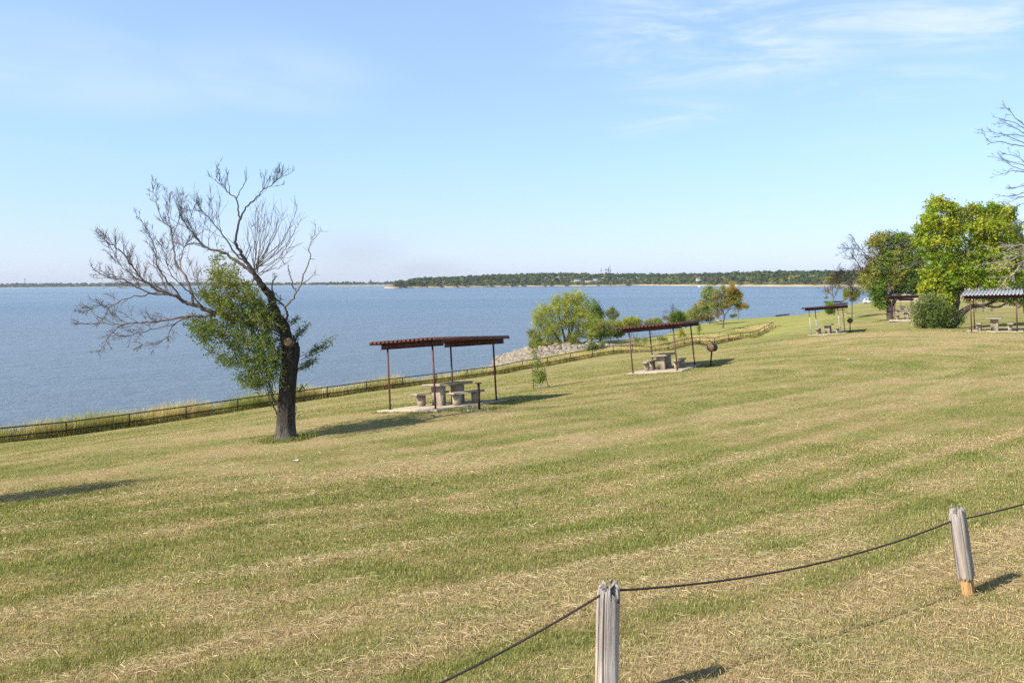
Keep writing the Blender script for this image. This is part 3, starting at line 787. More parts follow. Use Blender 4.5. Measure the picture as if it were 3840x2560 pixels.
rb, Mb = make_post(pb, 0.775, 0.066, (-0.162, 0.05), 0.75, 'leaning grey timber post with a narrow yellowish base, on the right', 5, core=True)
def arc(a, b, sag, n=28):
    t = np.linspace(0, 1, n)[:, None]; p = a * (1 - t) + b * t; p[:, 2] -= (4 * sag * t * (1 - t))[:, 0]; return p
A_in = P(2255, 2228, 5.18); A_out = P(2318, 2212, 5.22)
B_in = P(3575, 1950, 7.18); B_out = P(3618, 1944, 7.22)
Pm = np.array([2 * A_in[0] - B_in[0] - 0.1, 2 * A_in[1] - B_in[1] + 0.1, 0]); Pm[2] = gz(Pm[0], Pm[1]) + 0.36
Pn = np.array([2 * B_out[0] - A_out[0], 2 * B_out[1] - A_out[1], 0]); Pn[2] = gz(Pn[0], Pn[1]) + 0.78
make_post(np.array([Pm[0], Pm[1], gz(Pm[0], Pm[1])]), 0.72, 0.066, (0.05, -0.04), 1.1, 'timber post of the cable line standing left of the bottom edge of the picture', 13)
make_post(np.array([Pn[0], Pn[1], gz(Pn[0], Pn[1])]), 0.86, 0.066, (-0.04, 0.03), 0.4, 'timber post of the cable line standing beyond the right edge of the picture', 17)
pl = np.concatenate([arc(Pm, A_in, 0.21)[:-1], arc(A_in, A_out, 0, 4)[:-1], arc(A_out, B_in, 0.115, 40)[:-1], arc(B_in, B_out, 0, 4)[:-1], arc(B_out, Pn, 0.06)])
mb = MB(); mb.tube(pl, 0.0078, 8); tag(mb.build('cable', M_cable, None, origin=pl[30]), 'dark sagging wire cable strung through the two timber posts', 'cable')

# ------------------------------------------------------------------ litter
for (px, py, s, rz, lab) in ((1108, 1731, .12, .3, 'long white scrap of litter on the lawn below the bare tree'), (1822, 2188, .028, 1.0, 'small white scrap of litter low in the lawn left of the front timber post'),
                             (3183, 1349, .2, .5, 'pale flat chip lying on the lawn right of the rusty drum grill'), (3080, 1259, .3, .2, 'white rubbish lying against the slab edge of the shelter with grey posts')):
    q = G(px, py); mb = MB()
    n = 5; g = RS(int(px)); V = []
    for i in range(n):
        for j in range(3): V.append((q[0] + s * (i / 4 - .5) * math.cos(rz) - (j - 1) * .12 * s * math.sin(rz), q[1] + s * (i / 4 - .5) * math.sin(rz) + (j - 1) * .3 * s, q[2] + 0.03 + g.uniform(-1, 1) * s * .12))
    V = np.array(V); V2 = V - (0, 0, .006)
    Q = []
    for i in range(n - 1):
        for j in range(2): a = i * 3 + j; Q += [(a, a + 1, a + 4, a + 3), (15 + a, 15 + a + 3, 15 + a + 4, 15 + a + 1)]
    mb.add(np.concatenate([V, V2]), quads=Q); tag(mb.build('litter', M_white, None, origin=q), lab, 'litter')

# ------------------------------------------------------------------ branches and leaves
def smooth_path(pts, step=None, n=None, jit=0.0, rs=None):
    p = np.asarray(pts, float)
    if len(p) < 3:
        k = n or 6
        t = np.linspace(0, 1, k)[:, None]; o = p[0] * (1 - t) + p[-1] * t
    else:
        q = np.concatenate([[2 * p[0] - p[1]], p, [2 * p[-1] - p[-2]]])
        o = []
        for i in range(1, len(q) - 2):
            for t in np.linspace(0, 1, 4, endpoint=False):
                a, b, c, d = q[i - 1], q[i], q[i + 1], q[i + 2]
                o.append(0.5 * (2 * b + (c - a) * t + (2 * a - 5 * b + 4 * c - d) * t * t + (3 * b - a - 3 * c + d) * t ** 3))
        o.append(p[-1]); o = np.array(o)
    if jit and rs is not None: o[1:-1] += rs.normal(size=(len(o) - 2, 3)) * jit
    return o
def norm(v): return v / (np.linalg.norm(v) + 1e-9)
def twigs(mb, path, r0, rs, nsub, length, up=0.4, out=None, levels=2, t0=0.25, col=(1, 1, 1), sides=4, rmin=0.005, spread=0.8, curl=0.35, tips=None, wob=0.10):
    """side branches along a limb, and theirs in turn"""
    L = len(path)
    tan = np.gradient(path, axis=0)
    for i in range(nsub):
        t = t0 + (1 - t0) * rs.uniform() ** 0.8
        f = t * (L - 1); a = int(min(f, L - 2)); w = f - a
        p0 = path[a] * (1 - w) + path[a + 1] * w
        d = norm(tan[a]); side = norm(np.cross(d, rs.normal(size=3)))
        dr = norm(d * rs.uniform(0.3, 1.0) + side * spread * rs.uniform(0.5, 1.2) + np.array([0, 0, up]) * rs.uniform(0.3, 1.3) + (out if out is not None else 0))
        ln = length * rs.uniform(0.45, 1.15) * (1.15 - 0.55 * t)
        n = 5; pts = [p0]; cur = dr.copy()
        for k in range(n - 1):
            cur = norm(cur + np.array([0, 0, up * curl * rs.uniform(-0.2, 1.0)]) + rs.normal(size=3) * wob)
            pts.append(pts[-1] + cur * ln / (n - 1))
        pts = np.array(pts); rr = max(r0 * (0.36 - 0.16 * t), rmin * 1.25)
        rad = np.linspace(rr, rmin * 0.7, n)
        mb.tube(pts, rad, sides if levels > 1 else 3, col=np.array(col) * rs.uniform(.85, 1.15), cap=False)
        if tips is not None: tips.append(pts)
        if levels > 1: twigs(mb, pts, rr, rs, min(7, max(2, int(nsub * 0.42))), ln * 0.55, up, out, levels - 1, 0.2, col, sides, rmin, spread, curl, tips)
def jitcol(c, n, rs, v=0.22, h=0.10):
    c = np.asarray(c, float)
    k = np.exp(rs.normal(size=(n, 1)) * v); hh = rs.normal(size=(n, 1)) * h
    return np.clip(c * k * np.concatenate([1 + hh, np.ones((n, 1)), 1 - hh], 1), 0.003, 0.9)

# ---- hero tree (half dead, leafy shoots) ; coordinates traced in a crop of the photo
TZ = float(G(1078, 1648)[1])
def hc(x, y, dz=0.0): return P(280 + x / 1.452, 600 + y / 1.452, TZ + dz)
def hero():
    rs = RS(11)
    base = G(1078, 1648); root = empty('bare_tree', base)
    tag(root, 'large leaning tree, dead bare limbs above and leafy green shoots on its blackish trunk', 'tree')
    s = TZ / F / 1.452
    mb = MB()
    # trunk, with root flare and furrowed outline
    tp = [(1146, 1540, 0), (1147, 1515, 0), (1149, 1490, 0), (1150, 1455, 0), (1151, 1400, 0), (1154, 1330, 0), (1159, 1250, 0), (1165, 1180, 0), (1171, 1120, 0), (1177, 1060, 0), (1183, 1020, 0), (1187, 1003, 0)]
    tw = [146, 126, 112, 102, 94, 90, 88, 86, 88, 92, 84, 60]
    c = smooth_path([hc(*q) for q in tp]); w = np.interp(np.linspace(0, len(tp) - 1, len(c)), range(len(tp)), tw) * s / 2
    sd = 40; th = np.arange(sd) * 2 * np.pi / sd
    V = []; C = []
    for i in range(len(c)):
        hgt = (c[i, 2] - c[0, 2])
        rr = w[i] * (1 + 0.16 * (vnoise(th * 3.2, th * 0 + hgt * 1.2, 5) - .5) + 0.10 * (vnoise(np.abs(th - np.pi) * 7, th * 0 + hgt * 3, 6) - .5) + 0.25 * np.exp(-hgt / 0.18) * (vnoise(np.abs(th - np.pi) * 2.4, th * 0, 8) - .35))
        V.append(np.stack([c[i, 0] + rr * np.cos(th), c[i, 1] + rr * np.sin(th), np.full(sd, c[i, 2]) + (0.16 * (vnoise(th * 2.5, th * 0, 9) - .5) if i > len(c) - 4 else 0)], -1))
        pale = 0.19 + 0.8 * math.exp(-hgt / 0.4)
        C.append(np.tile([pale, pale * .97, pale * .93], (sd, 1)))
    V = np.array(V); i = np.arange(len(c) - 1)[:, None] * sd; j = np.arange(sd)[None]; k = (j + 1) % sd
    mb.add(V.reshape(-1, 3), quads=np.stack([i + j, i + k, i + sd + k, i + sd + j], -1).reshape(-1, 4), col=np.array(C).reshape(-1, 3), poly=[[(len(c) - 1) * sd + x for x in range(sd)]])
    dk = (0.3, 0.29, 0.28)
    def limb(pts, w0, w1, dz0=0.0, dz1=0.0, col=(1, 1, 1), sides=8, jit=0.012, b=None):
        n = len(pts); P3_ = [hc(x, y, dz0 + (dz1 - dz0) * i / max(1, n - 1)) for i, (x, y) in enumerate(pts)]
        path = smooth_path(P3_, jit=jit, rs=rs); r = (w1 + (w0 - w1) * (1 - np.linspace(0, 1, len(path))) ** 1.25) * s / 2
        (b or mb).tube(path, r, sides, col=col); return path, r
    # leader rising left of the broken top
    lead, _ = limb([(1172, 1080), (1160, 1010), (1150, 960), (1142, 905), (1112, 862), (1082, 802), (1070, 748), (1042, 708), (1010, 670), (985, 630)], 74, 30, 0.0, -0.1, (.22, .21, .20), 14)
    # broken spur on the right shoulder
    limb([(1205, 1035), (1196, 985), (1190, 955)], 40, 8, 0.0, 0.05, dk, 8)
    mb.build('trunk', M_bark, root, origin=base, smooth=True)
    # sawn branch stub with its pale cut face
    a = hc(1172, 1000, -0.1); f = norm(np.array([0.05, -0.9, 0.25])); st = MB()
    st.tube([a + f * -0.05, a + f * 0.12, a + f * 0.27], [0.14, 0.125, 0.112], 16, col=(.8, .76, .7)); so = st.build('sawn_stub', M_bark, root, origin=base)
    ct = MB(); ct.tube([a + f * 0.271, a + f * 0.277], [0.105, 0.103], 16); ct.build('cut_face', noise_mat('cut_wood', (.26, .11, .04), (.42, .30, .20), 9, .9, 0, stretch=(1, 1, 3)), so, origin=base)
    # dead limbs
    br = MB(); g = (0.165, 0.13, 0.115); dg = (0.085, 0.072, 0.066)
    paths = []
    def L(pts, w0, w1, d0, d1, ns=8, ln=0.8, up=.4, lv=2, col=g, t0=.3):
        path, r = limb(pts, w0 * .92, w1 * .8, d0, d1, col, 7 if w0 > 14 else 5, 0.012, br)
        twigs(br, path, r.mean(), rs, int(ns * 1.45), ln * (1.2 if pts[-1][0] > 450 else .8), up, None, lv, t0, col, 4, 0.0042)
        return path
    L([(985, 630), (940, 590), (890, 555), (850, 530), (800, 500), (740, 485), (690, 460), (655, 410), (620, 370), (590, 330), (572, 290)], 24, 5, -.1, .6, 17, .9, .5, col=dg)
    L([(690, 460), (640, 452), (590, 470), (560, 440)], 10, 4, .3, .6, 8, .6)
    L([(985, 632), (960, 590), (925, 540), (895, 490), (870, 445)], 26, 18, -.1, -.3, 4, .6, col=dg)
    L([(872, 450), (885, 390), (900, 330), (920, 280), (950, 240), (985, 210), (1020, 170), (1060, 140), (1100, 110), (1132, 85)], 15, 3, -.3, -.6, 13, .65, .7, col=dg, t0=.4)
    L([(900, 330), (890, 270), (880, 210), (840, 180), (810, 140), (780, 100), (765, 60)], 11, 3, -.35, -.2, 9, .5, .7, col=dg, t0=.4)
    L([(880, 210), (905, 160), (932, 100), (934, 35)], 6, 2.5, -.3, -.4, 4, .35, .6, 1, col=dg)
    L([(845, 185), (832, 110), (825, 45)], 5, 2.5, -.3, -.1, 3, .3, .6, 1, col=dg)
    L([(1020, 170), (1035, 110), (1040, 50)], 5, 2.5, -.5, -.4, 4, .3, .6, 1, col=dg)
    L([(930, 560), (870, 500), (830, 440), (790, 390), (750, 340), (715, 300), (680, 265)], 13, 4, -.1, .3, 12, .8, .7, col=dg)
    L([(800, 400), (785, 310), (790, 200)], 5, 2.5, .2, .3, 5, .5, .7, 1, col=dg)
    # fan of upright shoots
    for (x, y, m) in ((1214, 240, .55), (1228, 320, .5), (1135, 290, .3), (1080, 262, .2), (1025, 230, 0), (985, 275, 0), (1168, 470, .4), (1145, 420, .3), (1010, 380, 0), (1050, 330, .1), (1100, 370, .3), (1130, 520, .3), (960, 330, 0), (1175, 350, .4), (1065, 430, .2), (1035, 300, .1), (1195, 390, .45), (1110, 300, .25), (940, 400, 0), (1150, 560, .2), (1000, 250, 0)):
        sx, sy = 985 + rs.uniform(-14, 16), 640 - rs.uniform(0, 70); mid = (sx + (x - sx) * (.42 + m * .3), sy + (y - sy) * .38)
        L([(sx, sy), mid, (x + (mid[0] - x) * .25, y + (mid[1] - y) * .38), (x, y)], 5.5, 2.2, -.1, rs.uniform(-1.2, 1.2), 6, .55, .75, 1, t0=.3)
    # right-hand branch
    L([(1146, 880), (1156, 832), (1140, 800), (1100, 760), (1084, 748)], 16, 8, 0, .1, 3, .4, col=dg)
    L([(1140, 802), (1180, 765), (1210, 715), (1235, 668), (1246, 620), (1276, 560), (1285, 520), (1275, 490), (1290, 440), (1310, 390), (1312, 348)], 13, 3, 0, -.4, 9, .35, .3, 1, col=(.19, .155, .135))
    L([(1236, 670), (1270, 655), (1305, 622), (1310, 604)], 6, 3, -.2, -.4, 4, .22, .1, 1)
    L([(1282, 540), (1312, 541)], 4, 2, -.2, -.2, 0); L([(1292, 438), (1330, 400), (1346, 384)], 4, 2, -.3, -.4, 3, .2, .3, 1)
    L([(1210, 715), (1190, 690), (1176, 642), (1165, 600), (1160, 563)], 10, 4, 0, .2, 3, .2, .3, 1, col=dg)
    L([(1085, 742), (1075, 690), (1080, 655), (1096, 630)], 12, 7, 0, 0, 3, .3, col=dg)
    # great left limb
    L([(1128, 935), (1030, 895), (940, 880), (855, 855), (800, 836), (740, 826), (690, 800), (640, 785), (590, 770), (560, 742), (520, 730), (470, 715), (420, 690), (370, 650), (330, 600), (300, 560), (260, 500), (215, 470), (170, 448)], 40, 4, 0, -1.2, 20, 1.0, .45, t0=.45)
    L([(855, 852), (846, 800), (840, 740), (810, 690), (788, 675)], 18, 9, -.3, 0, 6, .5)
    L([(770, 846), (690, 850), (620, 850), (560, 860), (500, 870), (440, 880), (370, 885), (300, 890), (230, 895), (150, 888), (80, 890), (35, 890)], 18, 3, -.3, -.9, 22, .85, .15)
    L([(630, 853), (545, 892), (520, 930), (500, 968), (430, 1000), (350, 1010)], 9, 3, -.4, -1.3, 12, .6, -.15)
    L([(545, 892), (440, 920), (350, 940), (280, 958), (200, 940)], 7, 2.5, -.6, -.4, 13, .6, 0)
    L([(300, 890), (220, 920), (170, 990), (130, 1050)], 6, 2.5, -.7, -.7, 9, .5, -.1)
    L([(640, 785), (640, 720), (610, 650), (580, 600), (550, 560), (540, 500), (530, 420), (520, 370), (480, 330), (450, 260), (440, 200), (425, 168)], 17, 3, -.5, .7, 16, .75, .6)
    L([(530, 420), (560, 350), (580, 270), (576, 212)], 6, 2.5, .3, .6, 10, .5, .7)
    L([(527, 400), (510, 300), (520, 200)], 5, 2.2, .3, .1, 9, .5, .7)
    L([(580, 600), (576, 550), (600, 470), (640, 420), (690, 350)], 8, 3, .1, .9, 10, .6, .6)
    L([(590, 770), (540, 700), (490, 640), (450, 580), (440, 500), (420, 430), (390, 370), (335, 305)], 12, 3, -.7, -1.6, 16, .7, .45)
    L([(520, 730), (430, 730), (340, 690), (260, 650), (180, 640), (95, 597)], 11, 3, -.8, -1.8, 18, .8, .3)
    L([(560, 742), (450, 690), (330, 640), (250, 570), (200, 480), (150, 430)], 10, 3, -.8, -.2, 18, .8, .4)
    L([(470, 715), (380, 735), (280, 752), (190, 800), (130, 790), (40, 840)], 9, 2.5, -.9, -1.5, 18, .7, .1)
    L([(690, 800), (645, 740), (590, 690), (540, 640), (500, 560), (505, 470)], 10, 3, -.5, -1.3, 13, .7, .5)
    L([(855, 860), (760, 780), (700, 740), (660, 660), (640, 600)], 11, 4, -.3, 1.0, 10, .7, .5)
    L([(985, 840), (972, 770), (945, 720), (985, 640)], 14, 7, 0, -.1, 3, .4, col=dg)
    br.build('bare_limb', M_twig, root, origin=base)
    # leafy shoots
    poly = np.array([(785, 500), (845, 530), (880, 600), (935, 640), (1000, 740), (1060, 820), (1110, 900), (1132, 960), (1130, 1130), (1100, 1200), (1060, 1232), (980, 1242), (915, 1215), (850, 1140), (762, 1062), (700, 1000), (615, 905), (640, 865), (720, 872), (790, 850), (760, 790), (690, 740), (675, 690), (740, 640), (745, 570)], float)
    def inpoly(q):
        c_ = False; n = len(poly)
        for i in range(n):
            a_, b_ = poly[i], poly[(i + 1) % n]
            if (a_[1] > q[1]) != (b_[1] > q[1]) and q[0] < (b_[0] - a_[0]) * (q[1] - a_[1]) / (b_[1] - a_[1]) + a_[0]: c_ = not c_
        return c_
    sh = MB(); lf = MB(); cnt = 0
    def spray(x, y, dz, dx, dy, ln, n, colr, lsz=0.062):
        p0 = hc(x, y, dz); d = np.array([dx, rs.uniform(-.4, .4), dy]); d = norm(d) * ln
        pts = np.array([p0 - d * .35, p0 + d * .1 + rs.normal(size=3) * .04, p0 + d * .65])
        pts = smooth_path(pts); sh.tube(pts, np.linspace(.009, .004, len(pts)), 3, col=(.15, .12, .09), cap=False)
        t = rs.uniform(0, len(pts) - 1.01, n); i0 = t.astype(int); w_ = (t - i0)[:, None]
        pp = pts[i0] * (1 - w_) + pts[i0 + 1] * w_ + rs.normal(size=(n, 3)) * 0.055
        lf.leaves(pp, lsz * rs.uniform(.7, 1.3, n), jitcol(colr, n, rs, .2, .1), rs, 0.52)
    while cnt < 760:
        q = np.array([rs.uniform(600, 1140), rs.uniform(495, 1245)])
        if not inpoly(q): continue
        if vnoise(q[0] / 52, q[1] / 52, 3) < 0.37: continue
        upness = np.clip((1000 - q[1]) / 450, 0, 1)
        if q[1] < 720 and rs.uniform() < .35: continue
        yel = np.clip(upness * .8 + rs.normal() * .25, 0, 1)
        c_ = np.array([.12, .19, .036]) * (1 - yel) + np.array([.29, .29, .045]) * yel
        spray(q[0], q[1], rs.normal() * .55, rs.normal() * .5 - .1, rs.uniform(-.35, .9), rs.uniform(.3, .55), rs.randint(22, 40), c_); cnt += 1
    for (x0, y0, x1, y1, k) in ((1160, 900, 1215, 860, 9), (1170, 980, 1265, 905, 14), (1180, 1000, 1230, 930, 8), (1220, 1075, 1410, 980, 16), (1230, 1090, 1390, 1010, 10), (1205, 1140, 1310, 1095, 16), (1200, 1150, 1260, 1120, 8), (1190, 1260, 1238, 1245, 5), (1195, 1330, 1200, 1400, 3), (1070, 1250, 1085, 1330, 4), (1095, 720, 1110, 770, 3), (1080, 1280, 1050, 1230, 5)):
        a_ = hc(x0, y0, .1); b_ = hc(x1, y1, rs.uniform(-.2, .3)); sh.tube(smooth_path([a_, (a_ + b_) / 2 + rs.normal(size=3) * .03, b_]), .008, 4, col=(.17, .14, .11), cap=False)
        for i in range(k):
            t = rs.uniform(.25, 1); spray(x0 + (x1 - x0) * t + rs.normal() * 6, y0 + (y1 - y0) * t + rs.normal() * 6, .1 + rs.normal() * .12, (x1 - x0) / 100, (y0 - y1) / 100 + .2, .28, rs.randint(7, 15), (.10, .165, .04), .058)
    for pts in ([(1100, 1385), (1075, 1330), (1060, 1290), (1035, 1250), (1000, 1200)], [(1085, 1350), (1070, 1270), (1080, 1210)], [(1060, 1290), (1050, 1240), (1060, 1180)], [(1130, 1130), (1090, 1100), (1050, 1050), (980, 1000)], [(1125, 960), (1060, 930), (980, 960), (880, 950), (760, 960)], [(1120, 1080), (1020, 1090), (930, 1100), (850, 1080)], [(1100, 900), (1000, 800), (900, 700), (830, 600)], [(960, 880), (880, 780), (780, 720)]):
        limb(pts, 9, 3, 0, rs.uniform(-.4, .2), (.15, .125, .1), 5, .02, sh)
    sh.build('leafy_shoot_stems', M_twig, root, origin=base)
    lf.build('foliage', M_leaf, root, origin=base)
hero()

# ---- leafy trees from crown lobes traced in the photo
def lobes_tree(name, label, cat, Z, base_px, trunk, limbs, lobes, conv, leaf=0.10, dens=1.0, bark=(1, 1, 1), group=None, seed=1, base=None, twig=True, lvl_up=0.35, asp=0.55, spray_l=0.5, flatten=1.0, hang=0.0, leafm=None, kind=None, bare=None, twr=0.012):
    """trunk/limbs: [(x,y,width[,dz])...] in crop px; lobes: (x,y,rx,ry,colour,fill[,dz])"""
    rs = RS(seed)
    s = Z / F / conv[2]
    c3 = lambda x, y, dz=0.0: P(conv[0] + x / conv[2], conv[1] + y / conv[2], Z + dz)
    if base is None: base = GX(base_px, Z)
    root = empty(name, base); tag(root, label, cat, group, kind)
    tb = MB(); anch = []
    for pts in trunk + limbs:
        pp = [c3(q[0], q[1], q[3] if len(q) > 3 else 0) for q in pts]
        if trunk and pts is trunk[0]: pp[0] = base - (0, 0, .15)
        path = smooth_path(pp, jit=0.01 * Z / 60, rs=rs); w = np.interp(np.linspace(0, len(pts) - 1, len(path)), range(len(pts)), [q[2] for q in pts]) * s / 2
        tb.tube(path, w, 10 if w[0] > .08 else 6, col=bark); anch += list(path[len(path) // 2:])
        if bare: twigs(tb, path, w.mean(), rs, bare[0], bare[1], bare[2], None, 2, .25, bare[3], 3, twr)
    if not anch: anch = [base + (0, 0, .05)]
    anch = np.array(anch)
    lf = MB(); N_ = 0
    for lo in lobes:
        x, y, rx, ry, colr, fill = lo[:6]; dz = lo[6] if len(lo) > 6 else rs.normal() * 0.25 * (rx * s)
        c = c3(x, y, dz); R_ = np.array([rx * s, (rx + ry) * .5 * s * flatten, ry * s])
        a = anch[np.argmin(((anch - c) ** 2).sum(1))]
        sp = spray_l * min(1.0, 0.9 * R_.min() + .15)
        vol = R_.prod() ** (1 / 3)
        ns = int(max(8, dens * fill * 50 * (vol / max(sp, .1)) ** 2 * 0.8)); ns = min(ns, 600)
        # limb feeding this lobe
        if twig:
            m = (a + c) / 2 + rs.normal(size=3) * .08 * np.linalg.norm(c - a) + (0, 0, -.05 * np.linalg.norm(c - a))
            tb.tube(smooth_path([a, m, c]), np.linspace(max(.022, .05 * vol), max(.01, .02 * vol), 9), 5, col=np.array(bark) * .95, cap=False)
        d = rs.normal(size=(ns, 3)); d /= np.linalg.norm(d, axis=1)[:, None]
        rad = rs.uniform(size=(ns, 1)) ** (1 / 2.6) * (0.72 + 0.42 * vnoise(d[:, :1] * 2.3 + seed, d[:, 2:] * 2.3 + x, seed))
        st = c + d * rad * R_
        out = st - c; out /= (np.linalg.norm(out, axis=1)[:, None] + 1e-6)
        dr = out * .8 + rs.normal(size=(ns, 3)) * .45 + np.array([0, 0, lvl_up]); dr /= np.linalg.norm(dr, axis=1)[:, None]
        ln = sp * rs.uniform(.5, 1.3, (ns, 1))
        if twig:
            for q in range(0, ns, 5):
                m = (c + st[q]) / 2 + rs.normal(size=3) * .05 * vol
                tb.tube(np.array([c * .7 + st[q] * .3 + rs.normal(size=3) * .05 * vol, m, st[q], st[q] + dr[q] * ln[q] * .8]), [max(.012, .016 * vol), .010, .008, .005], 3, col=np.array(bark) * rs.uniform(.8, 1.2), cap=False)
        k = max(5, int(sp / leaf * 5.0))
        t = rs.uniform(-.15, 1, (ns, k, 1))
        pp = st[:, None] + dr[:, None] * ln[:, None] * t + np.array([0, 0, -1.0]) * hang * t ** 2 * ln[:, None] + rs.normal(size=(ns, k, 3)) * leaf * .75
        cc = jitcol(colr, ns, rs, .22, .09)[:, None] * np.exp(rs.normal(size=(ns, k, 1)) * .16)
        lf.leaves(pp.reshape(-1, 3), leaf * rs.uniform(.65, 1.35, ns * k), cc.reshape(-1, 3), rs, asp)
        N_ += ns * k
    if trunk or limbs or twig: tb.build('trunk', M_bark if bark[0] <= 1.2 else M_twig, root, origin=base, smooth=True)
    if lobes: lf.build('crown', leafm or M_leaf, root, origin=base)
    return root

YG = (.35, .41, .045); YG2 = (.42, .45, .05); MG = (.19, .28, .045); DG = (.14, .195, .05); OL = (.32, .33, .085); BR = (.28, .21, .10); GO = (.42, .31, .07); GG = (.25, .275, .11); WI = (.40, .41, .05); WI2 = (.33, .36, .05)
# yellow-green tree (crop 5)
C5 = (3240, 700, 2.703)
YM = (.25, .34, .045)
lobes_tree('leafy_tree', 'big bright yellow-green tree with a dark limb leaning low to the right', 'tree', 55, 3570,
    [[(895, 1440, 100), (890, 1400, 84), (905, 1320, 74), (930, 1220, 66), (945, 1120, 58), (930, 1000, 46), (900, 800, 34), (880, 600, 22)]],
    [[(915, 1385, 90), (960, 1310, 74), (1020, 1255, 62), (1100, 1210, 48), (1180, 1208, 36), (1240, 1195, 30), (1300, 1175, 22), (1322, 1165, 16)],
     [(1240, 1205, 24), (1310, 1218, 20), (1375, 1216, 18), (1425, 1192, 14), (1490, 1165, 9)],
     [(940, 1100, 46), (1050, 960, 34), (1180, 800, 24), (1280, 600, 16)], [(930, 1050, 40), (820, 900, 26), (720, 700, 16)], [(1060, 950, 26), (1260, 900, 18), (1420, 760, 12)]],
    [(735, 175, 85, 70, YG2, 1), (690, 250, 60, 50, YM, .8), (660, 330, 80, 60, YG, 1), (860, 205, 85, 55, YG, 1), (930, 290, 110, 80, YG, 1), (1040, 270, 80, 60, OL, .7), (1115, 240, 85, 65, YG, 1), (1230, 260, 70, 60, YM, .8), (1310, 215, 60, 60, YM, .8), (1400, 270, 85, 70, YG2, 1), (1500, 270, 32, 70, YM, .8),
     (545, 440, 45, 40, YM, .7), (620, 430, 85, 80, YG, 1), (760, 380, 120, 90, YG2, 1), (900, 440, 130, 90, YG, 1), (1060, 420, 110, 90, YG, .8), (1200, 380, 130, 90, YG2, 1), (1340, 400, 120, 90, YG, 1), (1450, 400, 80, 80, YG, .9),
     (600, 560, 80, 70, YG, .9), (730, 560, 110, 80, YG2, 1), (880, 560, 120, 80, YM, 1), (1130, 560, 120, 80, YG, .9), (1290, 560, 110, 80, YG2, 1), (1420, 560, 80, 70, YG2, .9),
     (680, 680, 70, 60, YM, .8), (820, 690, 110, 70, YM, 1), (960, 720, 120, 80, OL, .9), (1120, 690, 120, 80, YM, 1), (1290, 690, 110, 80, YG, 1), (1440, 690, 100, 80, YM, 1), (1560, 720, 70, 110, OL, .9),
     (740, 800, 90, 60, YM, .9), (880, 820, 110, 70, YG, .9), (1050, 830, 120, 80, YM, 1), (1220, 820, 110, 80, YM, 1), (1380, 830, 110, 80, YG, .9), (1520, 880, 90, 90, YM, .9),
     (620, 890, 60, 45, YG, .8), (720, 920, 110, 70, YG2, 1), (880, 940, 110, 80, YM, 1), (1040, 960, 120, 70, YG, .9), (1210, 960, 120, 80, YM, 1), (1360, 970, 100, 60, YG, .8),
     (620, 1020, 70, 55, YG2, .9), (720, 1050, 100, 70, YG, 1), (860, 1060, 90, 70, YM, .9), (640, 1090, 60, 40, YG, .8), (790, 1150, 90, 60, YG, .9), (870, 1180, 40, 60, YG, .7),
     (1050, 1130, 35, 50, YG, .5), (1180, 1110, 60, 35, YM, .7), (1290, 1110, 80, 40, DG, .8), (1420, 1120, 80, 50, DG, .8), (1560, 1130, 60, 70, DG, .8)],
    C5, leaf=0.125, dens=.85, seed=21, bark=(.5, .45, .4), spray_l=.55, lvl_up=.2, asp=.8)
lobes_tree('shrub', 'rounded dark green shrub growing against the foot of the yellow-green tree', 'shrub', 53.4, 3490, [],
    [[(720, 1420, 14), (700, 1300, 8), (690, 1220, 4)], [(840, 1430, 14), (850, 1340, 8), (840, 1260, 4)]],
    [(545, 1215, 30, 35, GG, .6), (660, 1140, 40, 40, GG, .6), (770, 1160, 40, 40, GG, .6), (530, 1360, 35, 45, GG, .6), (620, 1300, 95, 100, DG, 1), (560, 1270, 60, 80, GG, .7), (700, 1210, 110, 80, DG, 1), (620, 1180, 70, 60, GG, .8), (740, 1330, 110, 90, DG, 1), (640, 1395, 90, 50, DG, 1), (830, 1300, 70, 90, DG, 1), (810, 1390, 90, 45, DG, 1), (985, 1340, 35, 30, DG, .5), (960, 1395, 40, 25, DG, .5)],
    C5, leaf=0.11, seed=22, bark=(.7, .6, .5), spray_l=.85, dens=1.3)
